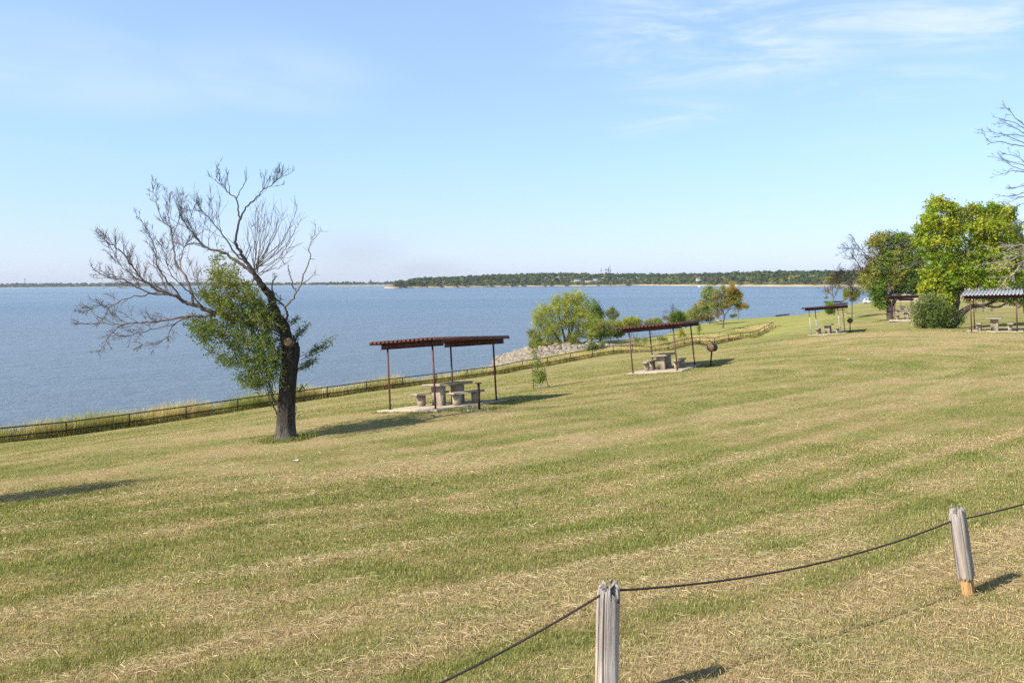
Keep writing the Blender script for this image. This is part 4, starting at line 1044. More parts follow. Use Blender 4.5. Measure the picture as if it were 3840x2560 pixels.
# dark oak-like tree (crop 7)
C7 = (3060, 820, 3.92)
lobes_tree('oak_tree', 'broad dark green tree with grey twiggy left side and short black trunk', 'tree', 83, 3338,
    [[(1090, 1495, 125), (1090, 1470, 100), (1085, 1380, 90), (1080, 1290, 92), (1060, 1200, 70), (1020, 1080, 50), (960, 900, 34), (900, 700, 20)]],
    [[(1090, 1290, 60), (1150, 1210, 50), (1230, 1110, 40), (1320, 950, 28), (1400, 760, 16)], [(1070, 1200, 50), (1120, 1000, 36), (1130, 780, 24), (1120, 560, 12)], [(1000, 1040, 30), (860, 900, 20), (760, 780, 14), (640, 700, 8)],
     [(930, 800, 24), (830, 620, 18), (700, 500, 12), (600, 380, 8), (545, 305, 4)], [(780, 640, 14), (680, 520, 10), (570, 440, 6), (440, 450, 3)], [(700, 800, 14), (600, 640, 9), (520, 560, 4)], [(900, 850, 18), (740, 800, 12), (600, 830, 8), (480, 920, 4)]],
    [(860, 290, 70, 40, GO, .7), (960, 275, 90, 60, OL, 1), (820, 370, 90, 60, OL, .6), (930, 370, 100, 70, OL, .9), (1070, 270, 80, 70, GG, 1), (1190, 280, 70, 70, MG, .9), (1280, 270, 60, 60, MG, .9), (1370, 300, 80, 60, GG, 1), (1070, 380, 90, 80, GG, .8), (1220, 390, 90, 70, DG, .8), (1350, 400, 110, 80, GG, .9), (1480, 380, 80, 80, MG, .8),
     (860, 480, 80, 60, BR, .4), (1000, 500, 110, 70, MG, .9), (1150, 500, 110, 70, OL, 1), (1300, 520, 120, 80, GG, 1), (1450, 520, 110, 90, MG, .9), (1560, 560, 80, 90, GG, .9),
     (770, 620, 80, 80, BR, .35), (900, 620, 110, 90, OL, 1), (1050, 620, 110, 90, MG, 1), (1200, 640, 120, 80, OL, 1), (1330, 640, 90, 80, MG, 1), (1480, 680, 120, 90, GG, 1), (1600, 720, 80, 80, GG, .8),
     (700, 750, 80, 80, BR, .35), (830, 750, 100, 80, OL, .9), (980, 760, 90, 70, DG, .9), (1080, 770, 110, 80, OL, 1), (1230, 780, 110, 80, OL, .7), (1360, 780, 110, 90, DG, 1), (1500, 800, 110, 90, DG, 1), (1610, 850, 60, 80, DG, .9),
     (680, 880, 90, 80, OL, .5), (820, 890, 110, 90, OL, 1), (990, 900, 110, 80, MG, 1), (1130, 900, 100, 80, OL, .9), (1270, 920, 110, 90, DG, 1), (1420, 930, 110, 90, DG, 1), (1530, 950, 80, 80, DG, .9),
     (740, 1010, 90, 60, OL, .6), (900, 1020, 110, 70, MG, 1), (1060, 1030, 80, 60, BR, .5), (1200, 1040, 100, 70, DG, 1), (1340, 1040, 100, 60, DG, 1), (1450, 1060, 80, 50, DG, .8), (880, 1130, 90, 70, MG, .9), (980, 1150, 80, 60, MG, .8), (900, 1230, 80, 60, MG, .8), (985, 1280, 60, 50, MG, .8), (850, 1190, 30, 30, MG, .4)],
    C7, leaf=0.16, seed=23, bark=(.5, .47, .43), spray_l=.7, bare=(16, 1.7, .1, (.2, .18, .17)), twr=.011)
# twiggy tree and brownish tree left of the oak
lobes_tree('twiggy_tree', 'small nearly leafless grey-brown tree standing behind the far shelter roofs', 'tree', 150, 3128,
    [[(262, 1340, 18), (255, 1200, 16), (245, 1110, 12), (225, 1030, 8), (200, 930, 4)]], [[(262, 1170, 12), (300, 1100, 9), (330, 1030, 6), (350, 920, 3)], [(250, 1130, 9), (190, 1090, 6), (140, 1060, 3)], [(240, 1060, 8), (280, 960, 5), (290, 860, 3)]],
    [(170, 1070, 35, 30, GO, .4), (190, 880, 50, 35, OL, .5), (150, 1160, 20, 15, MG, .4), (330, 1000, 50, 50, BR, .25), (260, 900, 70, 50, BR, .3)], C7, leaf=.16, seed=24, bark=(.9, .8, .72), bare=(12, 2.2, .25, (.27, .225, .195)), twr=.014, spray_l=.5)
lobes_tree('twiggy_tree', 'arching grey-brown leafless tree against the left edge of the oak', 'tree', 120, 3195,
    [[(525, 1290, 16), (530, 1150, 14), (520, 1000, 10), (470, 880, 7), (400, 810, 4)]], [[(525, 1050, 9), (580, 900, 6), (640, 820, 3)], [(520, 1000, 8), (450, 960, 5), (350, 900, 3), (260, 850, 2)], [(530, 1080, 8), (600, 1020, 5), (700, 1020, 3)], [(500, 940, 6), (430, 850, 4), (320, 800, 2)]],
    [(500, 1120, 70, 55, BR, .6), (560, 1040, 40, 40, BR, .3), (420, 1180, 30, 30, OL, .4), (590, 1160, 40, 40, OL, .4), (460, 1070, 50, 45, OL, .8), (560, 1110, 60, 70, GG, .7), (620, 1090, 35, 40, DG, .6), (440, 1120, 45, 35, OL, .6), (540, 1190, 35, 40, BR, .5)], C7, leaf=.14, seed=25, bark=(.8, .72, .66), bare=(24, 2.6, .0, (.24, .2, .175)), twr=.012, spray_l=.5)
lobes_tree('shrub', 'small round green shrub alone on the lawn behind the shelter with grey posts', 'shrub', 131, 3112, [], [[(205, 1390, 8), (205, 1300, 4)]],
    [(205, 1270, 65, 50, MG, 1), (170, 1330, 35, 45, MG, .9), (235, 1340, 45, 50, DG, 1), (200, 1370, 55, 25, DG, 1)], C7, leaf=.12, seed=26, spray_l=.4)
# willow and its neighbours on the point (crop 3)
C3 = (1850, 1050, 2.352)
lobes_tree('willow_tree', 'bushy yellow-green willow on the point behind the pale rock bank', 'tree', 112, 2120,
    [[(632, 632, 46), (640, 590, 40), (655, 530, 30), (690, 440, 20), (720, 330, 12), (740, 220, 6)]],
    [[(630, 600, 26), (590, 540, 20), (540, 470, 14), (470, 380, 8), (430, 300, 5)], [(640, 590, 24), (620, 480, 18), (590, 360, 11), (560, 240, 6)], [(655, 580, 20), (720, 520, 14), (780, 460, 8)], [(650, 560, 20), (670, 430, 14), (660, 300, 9), (645, 200, 5)], [(480, 560, 8), (490, 480, 6), (480, 420, 4)]],
    [(735, 150, 50, 50, WI, .9), (640, 175, 42, 60, WI, .9), (690, 220, 70, 60, WI, 1), (790, 190, 60, 60, WI2, 1), (560, 200, 50, 60, WI, .9), (600, 270, 70, 60, WI, 1), (740, 290, 80, 60, WI2, 1), (450, 270, 65, 55, WI, 1), (395, 330, 55, 50, WI, .9), (510, 310, 70, 55, WI2, 1), (660, 340, 80, 60, WI2, 1), (800, 330, 70, 60, WI, .9), (430, 390, 75, 50, WI2, 1), (530, 410, 80, 50, WI, .9), (700, 400, 70, 40, OL, .7), (800, 420, 70, 50, WI2, .9), (610, 400, 60, 40, OL, .8), (450, 470, 70, 50, WI2, .9), (550, 490, 60, 50, WI, .8), (510, 560, 60, 45, WI2, .9), (580, 590, 55, 45, WI, 1), (560, 625, 45, 25, WI, 1), (692, 545, 42, 55, WI, 1.2), (690, 500, 50, 50, OL, .7), (770, 480, 60, 40, WI2, .8)],
    C3, leaf=.17, seed=31, bark=(.5, .45, .38), spray_l=.9, lvl_up=.6, asp=.34, dens=1.6)
lobes_tree('young_tree', 'pale-stemmed leafy tree at the waterward left side of the willow', 'tree', 108, 2010,
    [[(385, 640, 10), (380, 560, 8), (370, 490, 5)]], [], [(360, 500, 50, 60, OL, .8), (330, 470, 30, 30, GG, .7), (400, 540, 50, 60, WI2, .8), (380, 600, 60, 40, WI2, .8), (340, 560, 30, 50, GG, .6), (430, 580, 45, 50, WI, .7)], C3, leaf=.13, seed=32, bark=(.8, .7, .6), spray_l=.6)
lobes_tree('leafy_tree', 'darker green tree showing behind the right side of the willow', 'tree', 122, 2215,
    [[(860, 520, 16), (870, 430, 13), (880, 330, 8), (890, 230, 4)]], [[(875, 380, 8), (920, 330, 5)], [(872, 400, 8), (830, 330, 5)]],
    [(880, 230, 50, 50, MG, .8), (920, 280, 50, 45, DG, .9), (950, 320, 30, 35, DG, .8), (870, 300, 60, 50, OL, .6), (900, 350, 60, 40, MG, .7), (850, 390, 60, 45, OL, .7)], C3, leaf=.17, seed=33, bark=(.8, .74, .68), spray_l=.6)
lobes_tree('young_tree', 'slim grey-green tree standing free right of the willow', 'tree', 132, 2290,
    [[(1030, 460, 10), (1035, 400, 8), (1045, 320, 5), (1050, 260, 3)]], [[(1035, 400, 5), (1010, 350, 3)], [(1038, 380, 5), (1070, 330, 3)]],
    [(1045, 265, 35, 28, GG, .7), (1015, 300, 30, 30, GG, .6), (1080, 300, 32, 28, GG, .6), (1050, 330, 40, 35, GG, .6), (1030, 380, 35, 30, OL, .5)], C3, leaf=.15, seed=34, bark=(.9, .8, .7), spray_l=.5)
for i, (lab, Z, bp, lobes) in enumerate((
    ('olive shrub thicket filling the gap at the right foot of the willow', 118, 2250, [(940, 400, 70, 55, OL, 1), (900, 450, 80, 50, WI2, .9), (980, 430, 60, 60, GG, 1), (960, 490, 70, 40, DG, 1), (870, 500, 60, 40, OL, .8)]),
    ('dull green shrub below the slim grey-green tree', 128, 2320, [(1090, 400, 70, 50, OL, .9), (1040, 440, 60, 45, GG, .9), (1130, 440, 60, 40, DG, .9), (1080, 480, 70, 25, DG, .9), (1010, 460, 40, 40, WI, .8)]),
    ('yellowish rounded shrub by the water left of the middle shelter roof', 140, 2370, [(1225, 360, 70, 40, WI, 1), (1180, 390, 60, 40, WI2, .9), (1265, 385, 50, 35, OL, .9), (1160, 420, 70, 35, OL, .9), (1240, 420, 70, 30, GG, .9)]),
    ('low shrubs along the water above the middle shelter roof', 160, 2452, [(1400, 365, 50, 22, OL, .9), (1450, 360, 40, 22, WI2, .9), (1360, 380, 40, 18, GG, .8), (1430, 385, 70, 18, GG, .9)]),
    ('bright green shrub beside the leafless grey bush near the shore', 162, 2535, [(1620, 310, 60, 42, MG, 1.1), (1580, 330, 40, 30, MG, 1), (1650, 340, 60, 35, MG, 1), (1600, 365, 70, 20, OL, .9)]),
    ('mid green shrub right of the bright green one near the shore', 164, 2570, [(1700, 320, 55, 40, OL, 1), (1740, 340, 45, 35, GG, .9), (1690, 360, 70, 25, OL, 1)]),
    ('brownish green shrub mass below the pale leafy tree on the shore', 160, 2620, [(1800, 250, 60, 40, OL, 1), (1770, 290, 60, 40, OL, .9), (1830, 290, 60, 45, GG, 1), (1850, 330, 80, 35, BR, .8), (1780, 345, 70, 25, GG, .9), (1900, 340, 50, 25, DG, .9)]),
    ('small dark shrub in the swale by the lakeside fence', 93, 2235, [(880, 590, 45, 32, DG, .9), (860, 610, 40, 20, GG, .8), (965, 580, 18, 28, DG, .8)]),
    )):
    lobes_tree('shrub', lab, 'shrub', Z, bp, [], [], lobes, C3, leaf=.15, seed=40 + i, spray_l=.6, bark=(.8, .7, .6), group='shrubs along the shore')
C8 = (2380, 1050, 4.523)
lobes_tree('dead_bush', 'leafless grey bush at the shore left of the bright green shrub', 'bush', 160, 2515, [[(600, 680, 10), (610, 600, 8), (630, 540, 5), (640, 470, 3)]],
    [[(605, 610, 6), (560, 560, 4), (500, 540, 2)], [(612, 600, 5), (650, 540, 3), (670, 470, 2)], [(600, 640, 5), (530, 620, 3), (500, 650, 2)]], [(540, 650, 50, 40, BR, .3)], C8, leaf=.14, seed=51, bark=(.85, .75, .7), bare=(9, 1.6, .4, (.24, .2, .18)), twr=.013, group=None)
lobes_tree('leafy_tree', 'pale green leafy tree on the shore left of the orange-tinged tree', 'tree', 152, 2662,
    [[(1270, 680, 14), (1265, 550, 11), (1250, 400, 8), (1240, 250, 4)]], [[(1268, 560, 8), (1310, 480, 5), (1340, 380, 3)], [(1262, 500, 7), (1190, 420, 4)]],
    [(1260, 150, 60, 50, MG, .8), (1180, 210, 60, 50, (.33, .40, .14), .8), (1270, 240, 90, 60, (.34, .38, .14), .8), (1350, 200, 50, 60, BR, .35), (1200, 310, 80, 60, MG, .8), (1300, 340, 80, 60, OL, .8), (1150, 390, 60, 50, GO, .6), (1260, 430, 100, 60, MG, .9), (1340, 480, 60, 60, BR, .4), (1210, 520, 70, 50, DG, .8), (1280, 560, 70, 50, OL, .6)], C8, leaf=.19, seed=52, bark=(.8, .72, .66), spray_l=.7)
lobes_tree('autumn_tree', 'orange-tinged half bare tree with a slim trunk on the lawn beyond the swale', 'tree', 138, 2710,
    [[(1500, 830, 34), (1500, 780, 27), (1505, 690, 25), (1518, 610, 24), (1490, 540, 16), (1465, 440, 11), (1440, 300, 7), (1430, 130, 3)]],
    [[(1518, 615, 18), (1560, 560, 15), (1610, 490, 12), (1650, 430, 8), (1700, 330, 4)], [(1500, 580, 12), (1520, 480, 9), (1540, 380, 6), (1570, 220, 3)], [(1480, 500, 9), (1420, 430, 6), (1380, 330, 3)], [(1610, 490, 9), (1700, 460, 6), (1800, 450, 3)], [(1545, 380, 6), (1500, 250, 4), (1490, 90, 2)], [(1640, 440, 6), (1650, 250, 4), (1660, 60, 2)]],
    [(1400, 230, 80, 80, OL, .6), (1390, 330, 80, 70, BR, .5), (1450, 430, 90, 60, OL, .6), (1540, 300, 80, 70, OL, .6), (1560, 200, 60, 60, GO, .5), (1500, 140, 50, 50, OL, .4), (1330, 430, 70, 50, OL, .6), (1560, 460, 70, 40, GO, .5), (1650, 70, 40, 35, GO, .6), (1650, 150, 70, 50, GO, .8), (1600, 210, 60, 50, OL, .7), (1720, 210, 80, 60, (.36, .27, .05), .9), (1780, 260, 45, 50, GO, .8), (1640, 290, 90, 60, (.33, .27, .05), .9), (1740, 330, 80, 50, OL, .9), (1580, 370, 70, 50, GO, .6), (1680, 390, 80, 40, OL, .8), (1760, 420, 70, 40, (.33, .27, .05), .8), (1850, 430, 60, 35, GO, .7), (1890, 460, 35, 30, OL, .6), (1430, 520, 70, 70, BR, .35), (1400, 590, 70, 50, BR, .4), (1480, 350, 80, 70, BR, .22), (1760, 480, 45, 30, GO, .5)],
    C8, leaf=.17, seed=53, bark=(.75, .68, .62), bare=(7, 1.3, .3, (.25, .21, .185)), twr=.012, spray_l=.55)
lobes_tree('twiggy_tree', 'little grey leafless tree by the water right of the orange-tinged tree', 'tree', 172, 2769,
    [[(1758, 640, 7), (1765, 570, 6), (1770, 500, 3)]], [[(1762, 590, 4), (1800, 530, 2), (1850, 470, 2)], [(1762, 600, 4), (1720, 540, 2), (1690, 490, 2)]], [(1650, 610, 40, 22, DG, .6), (1700, 600, 30, 20, MG, .5)], C8, leaf=.15, seed=54, bark=(1.0, .9, .85), bare=(9, 1.2, .4, (.33, .29, .27)), twr=.012)
for i, (lab, Z, bp, lobes) in enumerate((('bushy yellowish sapling standing in the straw-filled swale', 106, 2556, [(780, 850, 60, 45, WI, .8), (790, 910, 55, 45, WI, .9), (770, 970, 55, 35, WI2, .8), (840, 930, 40, 20, WI, .5)]),
    ('thin wispy green sapling in the swale beside the pipe fence', 117, 2624, [(1090, 780, 35, 40, (.17, .22, .05), .5), (1095, 830, 38, 45, (.19, .23, .06), .5), (1085, 880, 25, 40, (.19, .23, .06), .4)]),
    ('fresh green low bush among the straw of the swale', 102, 2484, [(440, 990, 50, 28, (.25, .28, .07), .7), (500, 1000, 60, 28, (.25, .28, .07), .7)]),
    ('light green low bush in the swale under the middle shelter roof', 98, 2400, [(30, 1020, 60, 40, (.22, .25, .06), .7), (170, 1010, 60, 50, (.2, .24, .06), .5)]))):
    lobes_tree('sapling', lab, 'sapling', Z, bp, [], [], lobes, C8, leaf=.13, seed=60 + i, spray_l=.6, bark=(.8, .7, .6), asp=.3, lvl_up=.6)
q = G(752, 1545)
lobes_tree('shrub', 'bright yellow-green feathery shrub behind the fence left of the bare tree', 'shrub', q[1] + 2.2, 752, [], [], [(1600, 130, 50, 38, (.30, .34, .06), .9), (1630, 105, 30, 25, (.30, .34, .06), .7), (1600, 180, 60, 40, (.2, .24, .06), .9), (1570, 215, 60, 25, MG, .8)], (0, 1440, 2.138), leaf=.10, seed=66, spray_l=.45, asp=.25, lvl_up=.9)

# dead tree whose trunk stands outside the frame on the right
def right_tree():
    rs = RS(71); Z = 40.0
    base = GX(4035, Z); root = empty('bare_tree', base); tag(root, 'bare tree at the right edge, only its dark and pale leafless branches in view', 'tree')
    mb = MB(); dk = (.10, .088, .085); pl = (.52, .43, .34); scaf = []  # upper branches coloured dark as against the sky, lower ones pale as sunlit
    tr = smooth_path([base - (0, 0, .2), base + np.array([-.05, 0, 1.0]), base + np.array([.1, .1, 2.2]), base + np.array([.25, .1, 3.2])]); mb.tube(tr, np.linspace(.34, .24, len(tr)), 14, col=(.5, .46, .42))
    br = MB()
    fork = tr[-1]
    for (e, w) in (((-.9, .4, 9.6), .15), ((.2, 1.0, 10.4), .14), ((1.9, .3, 9.2), .13), ((3.2, -.8, 7.2), .12), ((-.9, -1.6, 5.6), .13), ((1.2, -1.8, 8.0), .12), ((2.4, 1.8, 6.6), .11), ((-.4, -.6, 7.6), .12)):
        e = np.array(e); m1 = fork + (e - (fork - base)) * .35 + np.array([e[0] * .25, e[1] * .25, -.25]); m2 = fork + (e - (fork - base)) * .7 + rs.normal(size=3) * .15
        path = smooth_path([fork - (0, 0, .3), m1, m2, base + e], jit=.02, rs=rs); mb.tube(path, np.linspace(w, .02, len(path)), 8, col=(.42, .38, .35)); scaf.append(path)
        twigs(br, path, .03, rs, 12, 1.7, .35, None, 2, .35, dk if e[2] > 6 else pl, 3, .0055, .8, .2)
    mb.build('trunk', M_bark, root, origin=base, smooth=True)
    S = np.concatenate(scaf)
    c = lambda x, y, dz: P(3560 + x / 1.782, 380 + y / 1.782, Z + dz)
    def B(pts, w0, w1, col, ns, ln, up, dz0=0, dz1=0):
        n = len(pts); pp = [c(x, y, dz0 + (dz1 - dz0) * i / n) for i, (x, y) in enumerate(pts)]
        d = ((S - pp[0]) ** 2).sum(1) + 3.0 * np.maximum(S[:, 2] - pp[0][2] + .3, 0) ** 2
        st = S[np.argmin(d)]; mid = st * .5 + pp[0] * .5 + np.array([0, 0, -.12]) + rs.normal(size=3) * .08
        path = smooth_path([st, mid] + pp, jit=.015, rs=rs); br.tube(path, np.linspace(w0, w1, len(path)), 5, col=col)
        twigs(br, path, .016, rs, ns, ln, up, np.array([-.4, 0, 0]), 2, .3, col, 3, .0055, .6, .2)
    for pts in ([(499, 160), (440, 110), (400, 60), (365, 40)], [(520, 190), (430, 140), (370, 125), (288, 100)], [(520, 230), (440, 180), (385, 150), (318, 150)], [(540, 310), (440, 292), (350, 272), (270, 272), (228, 222), (210, 214)], [(520, 290), (400, 235), (330, 212), (228, 200)],
                [(540, 250), (460, 225), (385, 225), (320, 240)], [(540, 470), (450, 445), (380, 402), (332, 350)], [(540, 480), (430, 465), (380, 478), (320, 496)], [(530, 440), (440, 410), (350, 385), (290, 372)], [(530, 420), (470, 380), (410, 360), (350, 350)], [(540, 560), (470, 570), (420, 582), (395, 590)], [(540, 600), (440, 628), (380, 632), (328, 626)], [(540, 640), (470, 640), (430, 660), (390, 680)], [(540, 680), (480, 690), (430, 720)], [(540, 790), (470, 820), (400, 845)], [(540, 830), (480, 800), (440, 830)]):
        B(pts, .03, .006, dk, 10, .55, .1, 0, rs.uniform(-1, 1))
    for pts in ([(560, 975), (460, 982), (380, 975), (300, 985), (235, 960)], [(560, 1000), (440, 1045), (340, 1072), (250, 1085), (188, 1098)], [(560, 1020), (430, 1050), (330, 1120), (270, 1115)], [(560, 960), (420, 965), (360, 950)], [(560, 1060), (480, 1090), (430, 1150), (380, 1190), (340, 1240), (300, 1292)], [(540, 1010), (420, 1010), (330, 1030), (240, 1040)], [(540, 1100), (470, 1120), (400, 1165), (330, 1180), (270, 1180)], [(560, 1050), (420, 1095), (330, 1090)]):
        B(pts, .036, .008, pl, 12, .6, 0.0, -1.5, -3.5)
    br.build('bare_branches', M_twig, root, origin=base)
right_tree()
lobes_tree('leafy_tree', 'dark bluish green tree half hidden behind the yellow-green one at the right edge', 'tree', 74, 3850, [[(1630, 1300, 50), (1620, 1100, 40), (1590, 800, 26), (1560, 600, 14)]], [],
    [(1550, 430, 50, 45, DG, .8), (1520, 500, 70, 60, DG, .9), (1580, 560, 60, 60, DG, 1), (1620, 640, 80, 80, DG, 1), (1570, 1000, 90, 90, DG, 1), (1640, 900, 90, 110, DG, 1), (1600, 1080, 90, 60, DG, .9)], C5, leaf=.16, seed=81, bark=(.4, .36, .33), spray_l=.6)

def shade_tree():
    """stands left of the frame; its shadow falls into the picture"""
    rs = RS(83); d = np.array([-SUN_DIR[0], -SUN_DIR[1]])
    tip = G(470, 1812); el = math.tan(SUN_EL)
    bx, by = tip[:2] - d * 8.6; bz = gz(bx, by); base = np.array([bx, by, bz])
    root = empty('slender_tree', base); tag(root, 'slender tree left of the frame casting the patchy shadow on the lawn', 'tree')
    mb = MB(); lf = MB()
    H = tip[2] + 8.6 * el - bz
    path = smooth_path([base - (0, 0, .1), base + (0, 0, H * .4), base + (.03, 0, H * .8), base + (0, 0, H)]); mb.tube(path, np.linspace(.09, .012, len(path)), 8, col=(.8, .7, .6))
    for i in range(520):
        z = H * rs.uniform(.36, .99) ; w = .95 * (1 - (z / H - .36) * .6)
        if vnoise(np.array([z * 1.3]), np.array([0.5]), 4)[0] < .34: continue
        a = rs.uniform(0, 6.28); r_ = w * math.sqrt(rs.uniform()); p0 = base + np.array([r_ * math.cos(a), r_ * math.sin(a), z])
        mb.tube([base + (0, 0, z - .3), p0], .006, 3, col=(.7, .6, .5), cap=False)
        lf.leaves(p0 + rs.normal(size=(20, 3)) * .14, .085 * rs.uniform(.7, 1.3, 20), jitcol(MG, 20, rs), rs)
    mb.build('trunk', M_bark, root, origin=base); lf.build('crown', M_leaf, root, origin=base)
shade_tree()

# ---- staked sapling
def staked():
    rs = RS(91); base = G(2024, 1455); Z = base[1]; root = empty('sapling', base); tag(root, 'thin staked sapling with a white tube guard round its foot', 'sapling')
    c = lambda x, y, dz=0: P(1960 + x / 7.13, 1260 + y / 7.13, Z + dz)
    st = MB(); path = smooth_path([base - (0, 0, .05), c(452, 1290), c(425, 1080), c(395, 880), c(380, 650), c(385, 540), c(350, 300), c(345, 120)]); st.tube(path, np.linspace(.022, .006, len(path)), 6, col=(.35, .3, .27))
    lf = MB()
    for (x, y, w, n) in ((345, 140, 40, 8), (360, 250, 60, 10), (330, 400, 60, 9), (300, 520, 60, 9), (370, 620, 60, 9), (330, 760, 60, 9), (370, 860, 60, 7), (340, 1000, 45, 9), (500, 980, 60, 14), (540, 1080, 60, 16), (480, 1100, 60, 12), (500, 1180, 50, 12), (350, 1180, 50, 8), (360, 1250, 40, 6), (450, 1050, 50, 8)):
        for i in range(n):
            p = c(x + rs.normal() * w * .7, y + rs.normal() * 55, rs.normal() * .12); a = path[np.argmin(np.abs(path[:, 2] - p[2] + .12))]
            st.tube([a, p], .0035, 3, col=(.4, .34, .3), cap=False)
            lf.leaves(p + rs.normal(size=(12, 3)) * .07, .075 * rs.uniform(.7, 1.3, 12), jitcol((.22, .26, .06), 12, rs), rs)
    st.build('trunk', M_twig, root, origin=base); lf.build('foliage', M_leaf, root, origin=base)
    g = MB(); g.tube([c(452, 1372), c(450, 1310)], .048, 12); g.build('trunk_guard', M_white, root, origin=base)
    for (x0, y0, x1, y1, lab) in ((297, 1410, 260, 740, 'thin dark metal stake standing left of the sapling'), (702, 1340, 565, 800, 'thin dark metal stake leaning in from the right of the sapling')):
        f = G(1960 + x0 / 7.13, 1260 + y0 / 7.13); tp = P(1960 + x1 / 7.13, 1260 + y1 / 7.13, f[1])
        m = MB(); m.tube([f - (0, 0, .2), tp], .017, 6); m.box(f + (0.0, 0, .02), (.10, .02, .03)); tag(m.build('tree_stake', M_black, None, origin=f), lab, 'stake', 'stakes round the sapling')
staked()

# ------------------------------------------------------------------ far shore
def yh(px): return 1058 - (px - 1920) * math.tan(ROLL)
def facing_quads(mb, c, R_, n, size, col, rs):
    d = rs.normal(size=(n, 3)); d[:, 2] = np.abs(d[:, 2]) * 1.0 - 0.25 * rs.uniform(size=n); d /= np.linalg.norm(d, axis=1)[:, None]
    p = c + d * R_ * rs.uniform(.78, 1.08, (n, 1))
    nn = d + rs.normal(size=(n, 3)) * .35; nn /= np.linalg.norm(nn, axis=1)[:, None]
    a = np.cross(nn, rs.normal(size=(n, 3))); a /= np.linalg.norm(a, axis=1)[:, None]; b = np.cross(nn, a)
    s = size * rs.uniform(.6, 1.3, (n, 1)) * .5
    v = np.stack([p - a * s, p + b * s * .8, p + a * s, p - b * s * .8], 1).reshape(-1, 3)
    mb.add(v, quads=np.arange(4 * n).reshape(n, 4), col=np.repeat(np.asarray(col).reshape(-1, 3) * np.exp(rs.normal(size=(n, 1)) * .14), 4, axis=0))
M_shore = noise_mat('shore_soil', (.8, .8, .8), (1.1, 1.1, 1.1), .02, 1.0, attr=True)

PX = np.array([1440, 1475, 1560, 1700, 1870, 2100, 2250, 2400, 2520, 2640, 2900, 3200, 3600, 4200, 5000], float)
PY = np.array([1080.4, 1080.6, 1079.4, 1078, 1075.6, 1073.8, 1072.6, 1070.8, 1071.8, 1073, 1074.3, 1074.6, 1074.6, 1074, 1070])
DS = np.array([W(a, b)[1] for a, b in zip(PX, PY)])
TOPY = np.array([1072, 1066, 1042, 1036, 1028, 1022, 1026, 1024, 1025, 1024, 1016, 1013, 1010, 1006, 1002], float)
def shore_D(px): return np.interp(px, PX, DS)
def hill(px, t):
    """height of the far land; t runs from the water's edge (0) to 420 m inland (1)"""
    D = shore_D(px); top = (yh(px) - np.interp(px, PX, TOPY)) / F * (D + 250) + CAMZ - 13.0
    top = np.maximum(top, 3.0)
    w = sstep(0.02, 0.62, t)
    return -0.6 + 3.4 * sstep(0, 0.028, t) + (top - 2.8) * w
def far_land():
    px = np.linspace(1440, 5000, 240); t = np.array([0, .01, .02, .03, .05, .08, .12, .18, .26, .36, .48, .62, .8, 1.0])
    Pm, Tm = np.meshgrid(px, t, indexing='ij'); D = shore_D(Pm) + Tm * 420 * np.clip((Pm - 1438) / 120, .12, 1)
    u = (Pm - 1920) / F
    V = np.stack([u * D, D, hill(Pm, Tm)], -1); n = len(t)
    i = np.arange(len(px) - 1)[:, None] * n; j = np.arange(n - 1)[None]
    q = np.stack([i + j, i + n + j, i + n + j + 1, i + j + 1], -1).reshape(-1, 4)
    sand = np.array([.43, .335, .215]); soil = np.array([.16, .16, .06])
    w = sstep(.035, .07, Tm + .02 * (vnoise(Pm * .03, Tm * 0, 3) - .5))[..., None]
    mb = MB(); mb.add(V.reshape(-1, 3), quads=q, col=(sand * (1 - w) + soil * w).reshape(-1, 3))
    tag(mb.build('far_shore', M_shore, smooth=True), 'wooded peninsula with a pale sandy beach across the lake', 'shore', kind='structure')
far_land()
HOUSES = [(2168, 1046, 1057, 20, 2020, (.50, .51, .53), 'white lakeside house with a grey roof half hidden in the far woods'),
          (2212, 1053, 1060, 24, 2010, (.44, .37, .29), 'long low tan roofed building right of the white lakeside house across the lake'),
          (2236, 1046.5, 1053, 14, 2060, (.48, .50, .54), 'small pale house higher up behind the long tan building across the lake'),
          (2621, 1042, 1054, 12, 1700, (.55, .56, .58), 'white house in a clearing of the far woods above the sandy beach')]
M_dgrey = noise_mat('roof_shingle', (.14, .14, .15), (.24, .24, .25), 1, .9)
M_glassd = noise_mat('dark_window', (.02, .025, .03), (.05, .06, .07), 1, .2, spec=.5)
